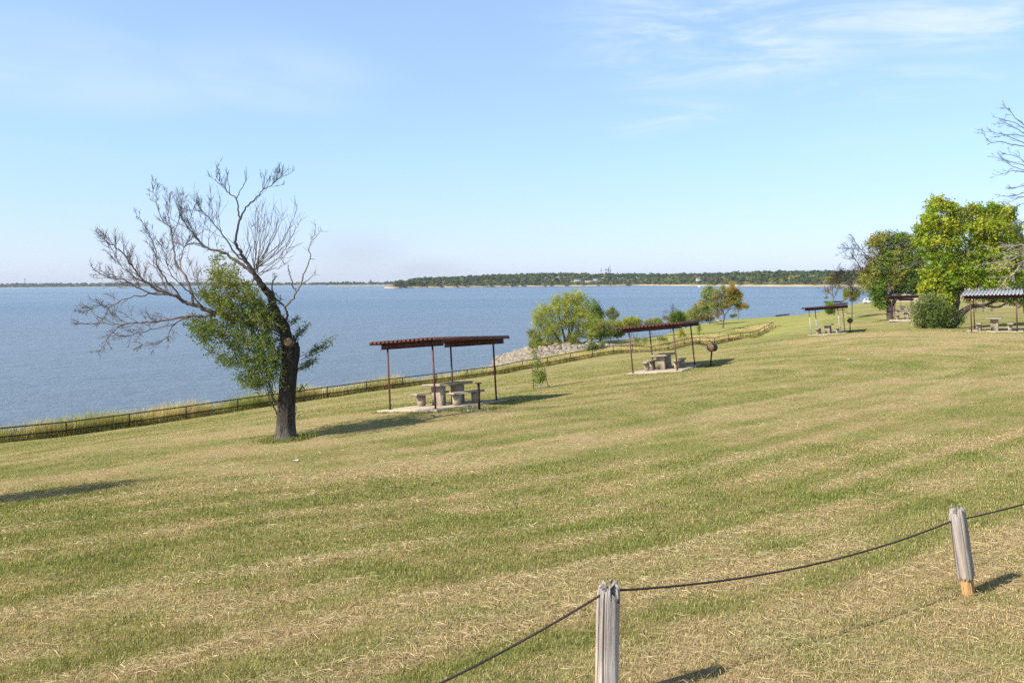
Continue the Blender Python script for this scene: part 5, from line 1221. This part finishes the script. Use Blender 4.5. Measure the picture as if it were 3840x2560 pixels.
def far_woods():
    rs = RS(101); mb = MB()
    pal = [np.array(c) for c in ((.050, .075, .028), (.060, .090, .030), (.075, .095, .032), (.105, .125, .035), (.14, .15, .04), (.085, .085, .035))]
    n = 0
    while n < 4200:
        px = rs.uniform(1478, 4300); t = rs.uniform(.035, 1) ** 1.35 if n < 2600 else rs.uniform(.5, .75)
        D = shore_D(px) + t * 420 * np.clip((px - 1438) / 120, .12, 1); z = float(hill(px, t)); R_ = rs.uniform(4.2, 7.5); H = R_ * rs.uniform(1.35, 2.0)
        if t < .10: R_ *= .72; H *= .62
        if px > 2560 and t < .09 and rs.uniform() < .8: continue
        if px < 1500 and rs.uniform() < .5: continue
        toppx = 1058 - F * (z + H - CAMZ) / D - (px - 1920) * math.tan(ROLL)
        skip = False
        for (hx, y0, y1, wd, hD, c_, lab) in HOUSES:
            hw = wd * F / hD / 2 + 6
            if abs(px - hx) < hw + R_ * F / D and D < hD + 12 and toppx < y1 - 2.5: skip = True
        if skip: continue
        w = rs.uniform(); 
        if t < .3: c = pal[2 + rs.randint(4)] if w < .65 else pal[rs.randint(3)]
        else: c = pal[rs.randint(3)] if w < .8 else pal[3]
        if rs.uniform() < .008: c = np.array([.24, .17, .04])
        cen = np.array([(px - 1920) / F * D, D, z + H * .52]); facing_quads(mb, cen, np.array([R_, R_, H * .52]), 48 if t < .5 else 36, R_ * .72, c * rs.uniform(.85, 1.15), rs); n += 1
    # grassy scrub along the beach
    for i in range(420):
        px = rs.uniform(1450, 3300); t = rs.uniform(.035, .075); D = shore_D(px) + t * 420; z = float(hill(px, t))
        facing_quads(mb, np.array([(px - 1920) / F * D, D, z + .4]), np.array([3, 3, 1.3]), 7, 2.4, np.array([.19, .18, .06]) * rs.uniform(.8, 1.2), rs)
    tag(mb.build('far_woods', M_wood_far), 'dense autumn green woods covering the peninsula across the lake', 'woods', kind='stuff')
far_woods()
def left_shore():
    rs = RS(103); px = np.linspace(-1400, 1760, 120); t = np.array([0, .03, .08, .2, .5, 1.0])
    Dl = lambda p: np.interp(p, [-1400, 0, 500, 1200, 1760], [3600, 4300, 4500, 4700, 4900])
    hl = lambda p, tt: -0.6 + 3.0 * sstep(0, .05, tt) + (9 + 6 * fbm(np.asarray(p) / 300., np.asarray(p) * 0, 9, 3)) * sstep(.05, .8, tt) * (1 - .55 * sstep(300, 1300, np.asarray(p, float)))
    Pm, Tm = np.meshgrid(px, t, indexing='ij'); D = Dl(Pm) + Tm * 400
    V = np.stack([(Pm - 1920) / F * D, D, hl(Pm, Tm)], -1); n = len(t)
    i = np.arange(len(px) - 1)[:, None] * n; j = np.arange(n - 1)[None]
    q = np.stack([i + j, i + n + j, i + n + j + 1, i + j + 1], -1).reshape(-1, 4)
    w = sstep(.03, .07, Tm)[..., None]; col = np.array([.5, .42, .32]) * (1 - w) + np.array([.07, .085, .04]) * w
    mb = MB(); mb.add(V.reshape(-1, 3), quads=q, col=col.reshape(-1, 3)); tag(mb.build('distant_shore', M_shore, smooth=True), 'hazy low shore on the horizon at the left', 'shore', kind='structure')
    mb = MB()
    for k in range(1500):
        p = rs.uniform(-1380, 1750); tt = rs.uniform(.05, 1); D = float(Dl(p)) + tt * 400; R_ = rs.uniform(6, 10); H = R_ * rs.uniform(1.1, 1.6)
        if p > 900: H *= .8
        facing_quads(mb, np.array([(p - 1920) / F * D, D, float(hl(np.array([p]), np.array([tt]))[0]) + H * .45]), np.array([R_, R_, H * .5]), 18, R_ * 1.0, np.array([.05, .07, .03]) * rs.uniform(.8, 1.3), rs)
    tag(mb.build('distant_woods', M_wood_far), 'bluish band of woods along the left horizon', 'woods', kind='stuff')
left_shore()
def islet():
    rs = RS(105); D0 = 3000.0
    pxs = np.linspace(1215, 1482, 60); t = np.array([0, .2, .5, 1.0]); mb = MB()
    D = lambda p: D0 + 0 * p
    V = []; 
    for p in pxs:
        for tt in t: V.append(((p - 1920) / F * (D0 + tt * 120), D0 + tt * 120, [-.5, 1.6, 2.2, 2.2][list(t).index(tt)] * (1 if 1220 < p < 1476 else -.2)))
    n = 4; i = np.arange(len(pxs) - 1)[:, None] * n; j = np.arange(n - 1)[None]
    q = np.stack([i + j, i + n + j, i + n + j + 1, i + j + 1], -1).reshape(-1, 4)
    C = np.tile(np.array([[.55, .46, .33], [.4, .36, .2], [.2, .2, .08], [.2, .2, .08]]), (len(pxs), 1))
    mb.add(V, quads=q, col=C); tag(mb.build('islet', M_shore), 'low tree lined spit in front of the distant shore', 'islet', kind='structure')
    for (x, y, r) in ((78, 236, 10), (128, 203, 14), (165, 207, 14), (205, 205, 16), (240, 214, 12), (268, 203, 15), (298, 200, 14), (325, 196, 11), (355, 206, 14), (395, 200, 16), (432, 206, 13), (465, 206, 14), (500, 212, 12), (590, 187, 16), (620, 205, 14), (640, 214, 12), (702, 224, 10), (755, 203, 14), (785, 196, 14), (820, 200, 15), (905, 210, 16), (930, 206, 14)):
        p = 1200 + x / 3.095; py = 990 + y / 3.095; Dd = D0 + rs.uniform(20, 90); b = np.array([(p - 1920) / F * Dd, Dd, 1.6])
        top = float(P(p, py, Dd)[2]); R_ = r / 3.095 / F * Dd * 1.05; m = MB(); H = top - 1.6
        facing_quads(m, np.array([b[0], b[1], 1.6 + H * .56]), np.array([R_, R_, H * .46]), 60, R_ * .7, np.array([.045, .06, .028]) * rs.uniform(.85, 1.25), rs)
        root = empty('islet_tree', b); tag(root, 'small dark tree on the low spit in front of the distant shore', 'tree', 'trees on the low spit')
        m.build('crown', M_wood_far, root, origin=b); tr = MB(); tr.tube([b - (0, 0, .3), b + (0, 0, H * .5)], .35, 6, col=(.5, .45, .4)); tr.build('trunk', M_bark, root, origin=b)
islet()
for (hx, y0, y1, wd, D, c_, lab) in HOUSES:
    b = P(hx, y1 + 1, D); t_ = P(hx, y0, D); H = t_[2] - b[2]; r = empty('house', b); tag(r, lab, 'house', 'houses across the lake')
    m = noise_mat('house_paint', tuple(.93 * x for x in c_), c_, .2, .7)
    hw = MB(); hw.box((0, 0, H * .32), (wd, 8, H * .64)); hw.build('wall', m, r)
    rf = MB(); e = .5; z0 = H * .64; z1 = H
    rf.add([(-wd / 2 - e, -4.5, z0), (wd / 2 + e, -4.5, z0), (wd / 2 + e, 4.5, z0), (-wd / 2 - e, 4.5, z0), (-wd / 2 - e, 0, z1), (wd / 2 + e, 0, z1)], poly=[[0, 1, 5, 4], [2, 3, 4, 5], [0, 4, 3], [1, 2, 5], [3, 2, 1, 0]])
    rf.build('roof', M_dgrey if 'tan' not in lab else m, r)
    for k in range(4):
        wn = MB(); wn.box((-wd * .38 + k * wd * .25, -4.02, H * .34), (wd * .08, .1, H * .26)); wn.build('window', M_glassd, r)
def mast(px, ytop, D, w, label, head=None, gz_=8.0):
    t_ = P(px, ytop, D); b = np.array([t_[0], t_[1], gz_]); r = empty('radio_mast', b); tag(r, label, 'mast', 'radio masts above the far woods')
    h = t_[2] - gz_; m = MB()
    for k in range(3):
        a = k * 2.094; m.tube([(w * math.cos(a), w * math.sin(a), 0), (w * .55 * math.cos(a), w * .55 * math.sin(a), h)], .22, 5)
    for q in range(int(h / 4)):
        z = q * 4.0; f = 1 - .45 * z / h; f2 = 1 - .45 * (z + 4) / h
        for k in range(3):
            a = k * 2.094; a2 = a + 2.094; m.tube([(w * f * math.cos(a), w * f * math.sin(a), z), (w * f2 * math.cos(a2), w * f2 * math.sin(a2), z + 4)], .12, 4)
    m.build('lattice', M_mast, r)
    if head:
        for (z0, z1, ww) in head:
            m = MB(); m.tube([(0, 0, h * z0), (0, 0, h * z1)], ww, 8); m.build('antenna', M_mast, r)
M_mast = noise_mat('mast_steel', (.16, .17, .19), (.26, .27, .29), .5, .6)
mast(2254, 1004, 2250, 1.0, 'thin leftmost mast of the cluster above the far woods', [(.80, .84, 2.2)])
mast(2272, 1009, 2260, 1.2, 'mast with several dish antennas above the far woods, second from the left', [(.93, .99, 3.4), (.72, .77, 3.2), (.55, .6, 2.4)])
mast(2281, 1000, 2270, 1.3, 'thick set mast second from the right of the cluster', [(.70, .92, 2.0)])
mast(2287.5, 993, 2280, 1.2, 'tallest mast of the cluster with a thin pale top', [(.42, .72, 1.8)])
mast(93, 1045.5, 4350, 1.8, 'lone tower with a wide head on the left horizon', [(.86, .98, 4.5), (.62, .66, 2.8)], 6.0)
q = W(2623, 1076.2); b = MB(); b.add([(-2.6, -.9, 0), (2.2, -1, 0), (3.4, 0, 0), (2.2, 1, 0), (-2.6, .9, 0), (-2.7, -1.1, 1.0), (2.3, -1.2, 1.1), (3.8, 0, 1.3), (2.3, 1.2, 1.1), (-2.7, 1.1, 1.0)], poly=[[0, 1, 6, 5], [1, 2, 7, 6], [2, 3, 8, 7], [3, 4, 9, 8], [4, 0, 5, 9], [5, 6, 7, 8, 9], [4, 3, 2, 1, 0]])
r = empty('boat', q); tag(r, 'tiny white boat on the water off the far sandy beach', 'boat'); b.build('hull', M_white, r); b = MB(); b.box((-.3, 0, 1.7), (1.6, 1.5, 1.3), taper=(1.2, 1.1)); b.build('cabin', M_white, r)

# ------------------------------------------------------------------ parked car
M_carw = noise_mat('silver_white_paint', (.66, .68, .72), (.48, .50, .54), 1, .25, spec=.6)
M_tyre = noise_mat('tyre', (.02, .02, .02), (.04, .04, .04), 4, .9)
def car(px, Z, pyb):
    b = P(px, pyb, Z); b[2] = max(gz(b[0], b[1]), 0)
    yaw = math.atan2(-b[0], b[1]) + .1
    r = empty('parked_car', None, Matrix.Translation(b) @ Matrix.Rotation(yaw, 4, 'Z')); tag(r, 'white car parked beyond the grass crest, partly behind the oak', 'car')
    pr = [(-2.3, .35), (-2.32, .75), (-2.2, .98), (-1.3, 1.05), (1.0, 1.02), (1.9, .92), (2.28, .72), (2.3, .38), (1.9, .28), (-1.9, .28)]
    def extr(m, pr, w, w2=None, mat=None):
        n = len(pr); V = [(x, -w, z) for x, z in pr] + [(x, w, z) for x, z in pr]
        m.add(V, poly=[list(range(n))[::-1], list(range(n, 2 * n))] + [[i, (i + 1) % n, n + (i + 1) % n, n + i] for i in range(n)])
    m = MB(); extr(m, pr, .9); body = m.build('body', M_carw, r)
    m = MB(); cb = [(-2.1, 1.0), (-1.75, 1.58), (-1.2, 1.68), (.1, 1.66), (.55, 1.55), (1.15, 1.0)]; extr(m, cb, .8); m.build('cabin', M_carw, r)
    for sy in (-1, 1):
        for w_ in ([(-1.85, 1.1), (-1.6, 1.5), (-1.0, 1.56), (-1.0, 1.1)], [(-.92, 1.1), (-.92, 1.56), (-.1, 1.55), (-.1, 1.1)], [(-.02, 1.1), (-.02, 1.54), (.45, 1.46), (.88, 1.1)]):
            m = MB(); m.add([(x, sy * .815, z) for x, z in w_] + [(x, sy * .79, z) for x, z in w_], poly=[[0, 1, 2, 3], [7, 6, 5, 4], [0, 4, 5, 1], [1, 5, 6, 2], [2, 6, 7, 3], [3, 7, 4, 0]]); m.build('side_window', M_glassd, r)
        for x in (-1.42, 1.42):
            m = MB(); m.tube([(x, sy * .72, .34), (x, sy * .93, .34)], .34, 18); wh = m.build('wheel', M_tyre, r)
            m = MB(); m.tube([(x, sy * .925, .34), (x, sy * .945, .34)], .21, 14); m.build('rim', M_galv, wh)
        m = MB(); m.box((2.24, sy * .62, .72), (.12, .34, .14)); m.build('headlight', M_white, r); m = MB(); m.box((-2.29, sy * .66, .85), (.08, .22, .22)); m.build('tail_light', M_red, r)
car(3265, 250, 1142)

# ------------------------------------------------------------------ riprap bank
def riprap():
    import bmesh
    rs = RS(111); meshes = []
    for k in range(7):
        bm = bmesh.new(); bmesh.ops.create_icosphere(bm, subdivisions=2, radius=1.0)
        sc = rs.uniform(.65, 1.25, 3) * (1, 1, .75)
        for v in bm.verts:
            p = np.array(v.co); d = 1 + .55 * (fbm(np.array([p[0] * 1.3 + k * 5]), np.array([p[1] * 1.3 + p[2] * 1.7]), 50 + k, 3)[0] - .5)
            v.co = Vector(np.sign(p) * np.abs(p) ** .8 * d * sc)
        me = bpy.data.meshes.new('boulder'); bm.to_mesh(me); bm.free()
        at = me.attributes.new('Col', 'FLOAT_COLOR', 'POINT'); c = np.ones((len(me.vertices), 4)); c[:, :3] = np.array([1, .97, .93]) * rs.uniform(.75, 1.05); at.data.foreach_set('color', c.astype(np.float32).ravel())
        me.materials.append(M_rock); meshes.append(me)
    poly = np.array([(-2.2, 119), (-2.6, 108), (-3.0, 98), (-.5, 90), (4, 92), (9, 97), (14, 103), (14, 110), (9, 117), (4, 122)], float)
    pts = []
    while len(pts) < 2300:
        x, y = rs.uniform(-3.5, 15), rs.uniform(89, 123); ins = False
        for i in range(len(poly)):
            a, b = poly[i], poly[(i + 1) % len(poly)]
            if (a[1] > y) != (b[1] > y) and x < (b[0] - a[0]) * (y - a[1]) / (b[1] - a[1]) + a[0]: ins = not ins
        if not ins: continue
        if x > 5.5 and rs.uniform() < .55: continue
        pts.append((x, y, .14 + .30 * rs.uniform() ** 1.6))
    pts.sort(key=lambda q: q[1] + q[0] * .3 - q[2] * 30)
    allb = MB(); vv = [(np.array([v.co for v in m.vertices]), [list(p.vertices) for p in m.polygons]) for m in meshes]
    for i, (x, y, s) in enumerate(pts):
        z = gz(x, y) + s * .25; k = rs.randint(7); R3 = Matrix.Rotation(rs.uniform(0, 6.3), 4, 'Z') @ Matrix.Rotation(rs.uniform(-.6, .6), 4, 'X')
        if i < 260:
            o = bpy.data.objects.new('boulder', meshes[k]); COL.objects.link(o); o.matrix_world = Matrix.Translation((x, y, z)) @ R3 @ Matrix.Diagonal((s, s, s, 1))
            tag(o, 'pale angular boulder of the rock bank at the water below the willow', 'boulder', 'boulders of the rock bank')
        else:
            V, fs = vv[k]; allb.add((V * s) @ np.array(R3)[:3, :3].T + (x, y, z), tris=fs, col=np.array([1, .97, .93]) * rs.uniform(.7, 1.05))
    tag(allb.build('rock_rubble', M_rock), 'rubble of pale rocks lining the point', 'rocks', kind='stuff')
    for j, (px, py) in enumerate(((2636, 1205), (2642, 1204), (2648, 1206), (2690, 1204), (2697, 1205), (2570, 1222), (2576, 1221), (2582, 1222))):
        q = G(px, py); o = bpy.data.objects.new('shore_rock', meshes[j % 7]); COL.objects.link(o); o.matrix_world = Matrix.Translation(q + np.array([0, 0, .15])) @ Matrix.Rotation(j, 4, 'Z') @ Matrix.Diagonal((.8, .6, .5, 1))
        tag(o, 'white rock lying on the far lawn near the shore shrubs', 'rock', 'white rocks on the far lawn')
riprap()

# ------------------------------------------------------------------ grass and weeds
def blades(mb, x, y, z, h, w, lean, col0, col1, rs, seg=2, bend=1.0):
    n = len(x); a = rs.uniform(0, 2 * np.pi, n); ca, sa = np.cos(a), np.sin(a)
    b = np.stack([x, y, z], -1); side = np.stack([-sa, ca, 0 * a], -1) * (w * .5)[:, None]; d = np.stack([ca, sa, 0 * a], -1)
    up = np.array([0, 0, 1.0])
    mid = b + up * (h * .6)[:, None] + d * (lean * h * .3)[:, None]
    tip = b + up * (h * np.sqrt(np.maximum(1 - (lean * .8 * bend) ** 2, .05)))[:, None] + d * (lean * h * bend)[:, None]
    b0 = b - up * .015
    if seg == 2:
        v = np.stack([b0 - side, b0 + side, mid + side * .8, mid - side * .8, tip], 1).reshape(-1, 3)
        i = np.arange(n)[:, None] * 5
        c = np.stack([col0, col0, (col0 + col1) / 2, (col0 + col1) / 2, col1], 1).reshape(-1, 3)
        mb.add(v, quads=(i + np.array([0, 1, 2, 3])), tris=(i + np.array([3, 2, 4])), col=c)
    else:
        v = np.stack([b0 - side, b0 + side, tip], 1).reshape(-1, 3); i = np.arange(n)[:, None] * 3
        mb.add(v, tris=(i + np.array([0, 1, 2])), col=np.stack([col0, col0, col1], 1).reshape(-1, 3))
SLABS = [np.array(m.inverted()) for m in (P1, P2, P3, P4)]
def off_slab(x, y):
    ok = np.ones(len(x), bool)
    for S, M in zip(SLABS, (P1, P2, P3, P4)):
        z = M.translation[2]; lx = S[0, 0] * x + S[0, 1] * y + S[0, 2] * z + S[0, 3]; ly = S[1, 0] * x + S[1, 1] * y + S[1, 2] * z + S[1, 3]
        ok &= ~((np.abs(lx) < SW / 2 + .31) & (np.abs(ly - .05) < SL / 2 + .39))
    return ok
def lawn():
    rs = RS(121); N_ = NBLADE
    Z = np.exp(rs.uniform(np.log(3.9), np.log(62), N_)); X = rs.uniform(-.86, .86, N_) * (Z + 1.2); 
    cl = vnoise(X * 9, Z * 9, 61); keep = rs.uniform(size=N_) < .25 + 1.1 * cl; X, Z = X[keep], Z[keep]
    keep = off_slab(X, Z); X, Z = X[keep], Z[keep]
    w_, n_ = zones(X, Z); keep = w_ < -.05; X, Z = X[keep], Z[keep]
    d, wr = dryness(X, Z); g = ground(X, Z); n = len(X)
    u = rs.uniform(size=n); dry = u < np.clip(d * 1.15 - .02, .06, .96)
    gr = np.array([.200, .235, .066]) * np.exp(rs.normal(size=(n, 1)) * .25) * (1 + rs.normal(size=(n, 3)) * .06) + np.array([.11, .065, .02]) * rs.uniform(0, 1, (n, 1))
    st = np.array([.48, .385, .195]) * np.exp(rs.normal(size=(n, 1)) * .25) * (1 + rs.normal(size=(n, 3)) * .04)
    col = np.where(dry[:, None], st, gr)
    tall = .8 + .7 * np.clip(.5 - d, 0, .5)
    h = rs.uniform(.022, .058, n) * tall * np.where(dry, .75, 1.0) * (1 + .25 * np.clip((Z - 12) / 40, 0, 1)); w = np.maximum(.0032, .00070 * Z) * rs.uniform(.7, 1.3, n)
    lean = np.where(dry, rs.uniform(.3, 1.1, n), rs.uniform(.1, .8, n))
    mb = MB(); near = Z < 16
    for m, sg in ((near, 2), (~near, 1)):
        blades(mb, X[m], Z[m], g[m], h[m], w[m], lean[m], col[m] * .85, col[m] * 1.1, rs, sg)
    tag(mb.build('grass', M_grass), 'short mown grass, green mixed with dry straw blades', 'grass', kind='stuff')
    # loose clippings lying about
    n = NSTRAW; Z = np.exp(rs.uniform(np.log(3.9), np.log(22), n)); X = rs.uniform(-.74, .74, n) * (Z + 1)
    d, wr = dryness(X, Z); keep = rs.uniform(size=n) < np.clip((d - .55) * 1.3 + wr * .9, .01, 1) * sstep(24, 9, Z); X, Z, d, wr = X[keep], Z[keep], d[keep], wr[keep]; n = len(X)
    g = ground(X, Z) + rs.uniform(.012, .05, n) + .05 * wr * rs.uniform(0, 1, n)
    L_ = rs.uniform(.03, .15, n); a = rs.uniform(0, 6.283, n); da = rs.normal(size=n) * .55
    p0 = np.stack([X, Z, g], -1); d1 = np.stack([np.cos(a), np.sin(a), rs.normal(size=n) * .16], -1); d2 = np.stack([np.cos(a + da), np.sin(a + da), rs.normal(size=n) * .2 - .1], -1)
    p1 = p0 + d1 * (L_ * .5)[:, None]; p2 = p1 + d2 * (L_ * .5)[:, None]
    wd = np.maximum(.0026, .0005 * Z) * rs.uniform(.6, 1.3, n); s_ = np.stack([-np.sin(a), np.cos(a), 0 * a], -1) * wd[:, None] * .5; s2 = s_ + np.array([0, 0, .3]) * wd[:, None]
    v = np.stack([p0 - s_, p0 + s_, p1 + s2, p1 - s2, p2 + s_ * .4, p2 - s_ * .4], 1).reshape(-1, 3); i = np.arange(n)[:, None] * 6
    c = np.array([.54, .43, .255]) * np.exp(rs.normal(size=(n, 1)) * .28) * (1 + rs.normal(size=(n, 3)) * .03)
    mb = MB(); mb.add(v, quads=np.concatenate([i + np.array([0, 1, 2, 3]), i + np.array([3, 2, 4, 5])]), col=np.repeat(c, 6, axis=0))
    tag(mb.build('clippings', M_dry), 'loose pale dry grass clippings raked in lines over the lawn', 'clippings', kind='stuff')
NBLADE = 1300000; NSTRAW = 110000
lawn()
def weeds():
    rs = RS(131); mb = MB()
    def patch(n, fx, fy, hh, ww, c0, c1, lean=.45, clump=.5, k=5):
        g = ground(fx, fy); keep = rs.uniform(size=len(fx)) < clump + (1.3 - clump) * vnoise(fx * .55, fy * .55, 17); fx, fy, g = fx[keep], fy[keep], g[keep]
        hh = np.broadcast_to(np.asarray(hh, float), keep.shape)[keep]
        hgt = hh * (.55 + .8 * vnoise(fx * .35, fy * .35, 19)); n = len(fx)
        X = np.repeat(fx, k) + rs.normal(size=n * k) * .07; Y = np.repeat(fy, k) + rs.normal(size=n * k) * .07
        h = np.repeat(hgt, k) * rs.uniform(.45, 1.15, n * k); w = ww * rs.uniform(.6, 1.4, n * k)
        mixw = np.clip(np.repeat(vnoise(fx * .25, fy * .25, 23) + .35 * sstep(70, 80, fy), k) * 1.3 - .12 + rs.normal(size=n * k) * .18, 0, 1)[:, None]
        col = np.array(c0) * (1 - mixw) + np.array(c1) * mixw; col = col * np.exp(rs.normal(size=(n * k, 1)) * .22)
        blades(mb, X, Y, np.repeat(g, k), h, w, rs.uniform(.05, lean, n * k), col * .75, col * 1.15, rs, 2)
    # strip behind the lakeside fence
    n = 15000; t = rs.uniform(-4, 23, n); off = .15 + 3.6 * rs.uniform(size=n) ** 1.4; b = FA + t[:, None] * FD + off[:, None] * FN
    patch(n, b[:, 0], b[:, 1], (1.2 + .25 * np.minimum(off, 2) / 2) * (1 - .5 * sstep(8, 12, t)), .022, (.30, .32, .075), (.60, .49, .22), .6)
    n = 3500; t = rs.uniform(-4, 23, n); off = rs.uniform(.3, 2.8, n); b = FA + t[:, None] * FD + off[:, None] * FN       # pale seed heads rising above
    patch(n, b[:, 0], b[:, 1], 1.6 - .6 * sstep(8, 12, t), .011, (.5, .44, .26), (.56, .49, .32), .35, .3, 3)
    n = 4500; t = rs.uniform(-4, 30, n); i0 = np.clip(t + 4, 0, len(F1) - 1.01); F1a = np.array(F1); ii = i0.astype(int); w_ = (i0 - ii)[:, None]
    b = F1a[ii, :2] * (1 - w_) + F1a[ii + 1, :2] * w_ + FN * (rs.normal(size=(n, 1)) * .22)
    patch(n, b[:, 0], b[:, 1], .22 + 0 * t, .025, (.16, .19, .05), (.30, .27, .09), .7)
    tag(mb.build('tall_grass', M_dry), 'unmown tall grass and weeds along the lakeside pipe fence', 'grass', kind='stuff')
    mb = MB(); F2a = np.array(F2)
    n = 15000; t = rs.uniform(7, 31, n); i0 = np.clip(t + 4, 0, len(F1) - 1.01); ii = i0.astype(int); w_ = (i0 - ii)[:, None]; a = F1a[ii, :2] * (1 - w_) + F1a[ii + 1, :2] * w_
    d2 = ((a[:, None] - F2a[None, :, :2]) ** 2).sum(-1); c = F2a[np.argmin(d2, 1), :2]; u = rs.uniform(size=(n, 1)) ** .8
    q = a + (c - a) * (.03 + .97 * u) + rs.normal(size=(n, 2)) * .4
    ok = shore_sd(q[:, 0], q[:, 1]) > 1.5; q = q[ok]; n = len(q)
    def patch2(): pass
    g = ground(q[:, 0], q[:, 1]); k = 5; X = np.repeat(q[:, 0], k) + rs.normal(size=n * k) * .12; Y = np.repeat(q[:, 1], k) + rs.normal(size=n * k) * .12
    h = np.repeat(.45 + .5 * vnoise(q[:, 0] * .3, q[:, 1] * .3, 29), k) * rs.uniform(.5, 1.15, n * k)
    m = np.clip(np.repeat(fbm(q[:, 0] * .16, q[:, 1] * .16, 33, 3), k) * 2.2 - .45 - .5 * sstep(100, 88, Y) + rs.normal(size=n * k) * .12, 0, 1)[:, None]
    col = (np.array([.30, .31, .075]) * (1 - m) + np.array([.60, .47, .23]) * m) * np.exp(rs.normal(size=(n * k, 1)) * .2)
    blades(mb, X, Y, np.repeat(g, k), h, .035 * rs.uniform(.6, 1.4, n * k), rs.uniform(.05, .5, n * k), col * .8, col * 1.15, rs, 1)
    tag(mb.build('straw_weeds', M_dry), 'pale straw coloured weeds filling the fenced swale', 'weeds', kind='stuff')
    mb = MB()                                                              # grass edges around tree feet, posts and slabs
    for (x, y, r0, n, hh) in [(pa[0], pa[1], .13, 300, .09), (pb[0], pb[1], .12, 150, .07), (*G(1078, 1648)[:2], .42, 900, .12), (*g1[:2], .45, 350, .10), (*g2[:2], .12, 250, .12), (*g3[:2], .12, 200, .12), (*GX(3338, 83)[:2], .8, 500, .16)]:
        a = rs.uniform(0, 6.283, n); r_ = r0 + np.abs(rs.normal(size=n)) * r0 * .6; X = x + r_ * np.cos(a); Y = y + r_ * np.sin(a); c = np.array([.21, .23, .065]) * np.exp(rs.normal(size=(n, 1)) * .25)
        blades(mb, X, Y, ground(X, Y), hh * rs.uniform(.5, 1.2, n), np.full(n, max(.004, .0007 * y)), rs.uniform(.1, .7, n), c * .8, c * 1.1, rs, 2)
    for M, sl in ((P1, 1), (P2, 1), (P3, 1), (P4, 1)):
        n = 2600; e = rs.randint(4, size=n); t = rs.uniform(-1, 1, n); o_ = np.abs(rs.normal(size=n)) * .06; hx, hy = SW / 2 + .32, SL / 2 + .39
        lx = np.where(e == 0, -hx - o_, np.where(e == 1, hx + o_, t * hx)); ly = .05 + np.where(e == 2, -hy - o_, np.where(e == 3, hy + o_, t * hy))
        A = np.array(M); X = A[0, 0] * lx + A[0, 1] * ly + A[0, 3]; Y = A[1, 0] * lx + A[1, 1] * ly + A[1, 3]; c = np.array([.30, .28, .10]) * np.exp(rs.normal(size=(n, 1)) * .25)
        blades(mb, X, Y, ground(X, Y), .06 * rs.uniform(.4, 1.4, n), np.full(n, .0009 * M.translation[1]), rs.uniform(.1, .8, n), c * .8, c * 1.1, rs, 1)
    tag(mb.build('grass_tufts', M_grass), 'longer grass tufts round the posts, slabs and tree feet', 'grass', kind='stuff')
weeds()

# ------------------------------------------------------------------ air
def haze():
    m = bpy.data.materials.new('haze'); m.use_nodes = True; nt = m.node_tree; nt.nodes.remove(nt.nodes['Principled BSDF'])
    v = N(nt, 'ShaderNodeVolumePrincipled'); v.inputs['Color'].default_value = (.80, .88, 1.0, 1); v.inputs['Density'].default_value = HAZE; v.inputs['Anisotropy'].default_value = 0.2
    nt.links.new(v.outputs[0], nt.nodes['Material Output'].inputs['Volume'])
    mb = MB(); mb.box((0, 2600, 33), (12400, 6600, 74)); o = mb.build('haze', m); tag(o, 'thin blue haze over the lake', 'haze', kind='stuff'); fix_normals(o)
HAZE = 0.00006
haze()
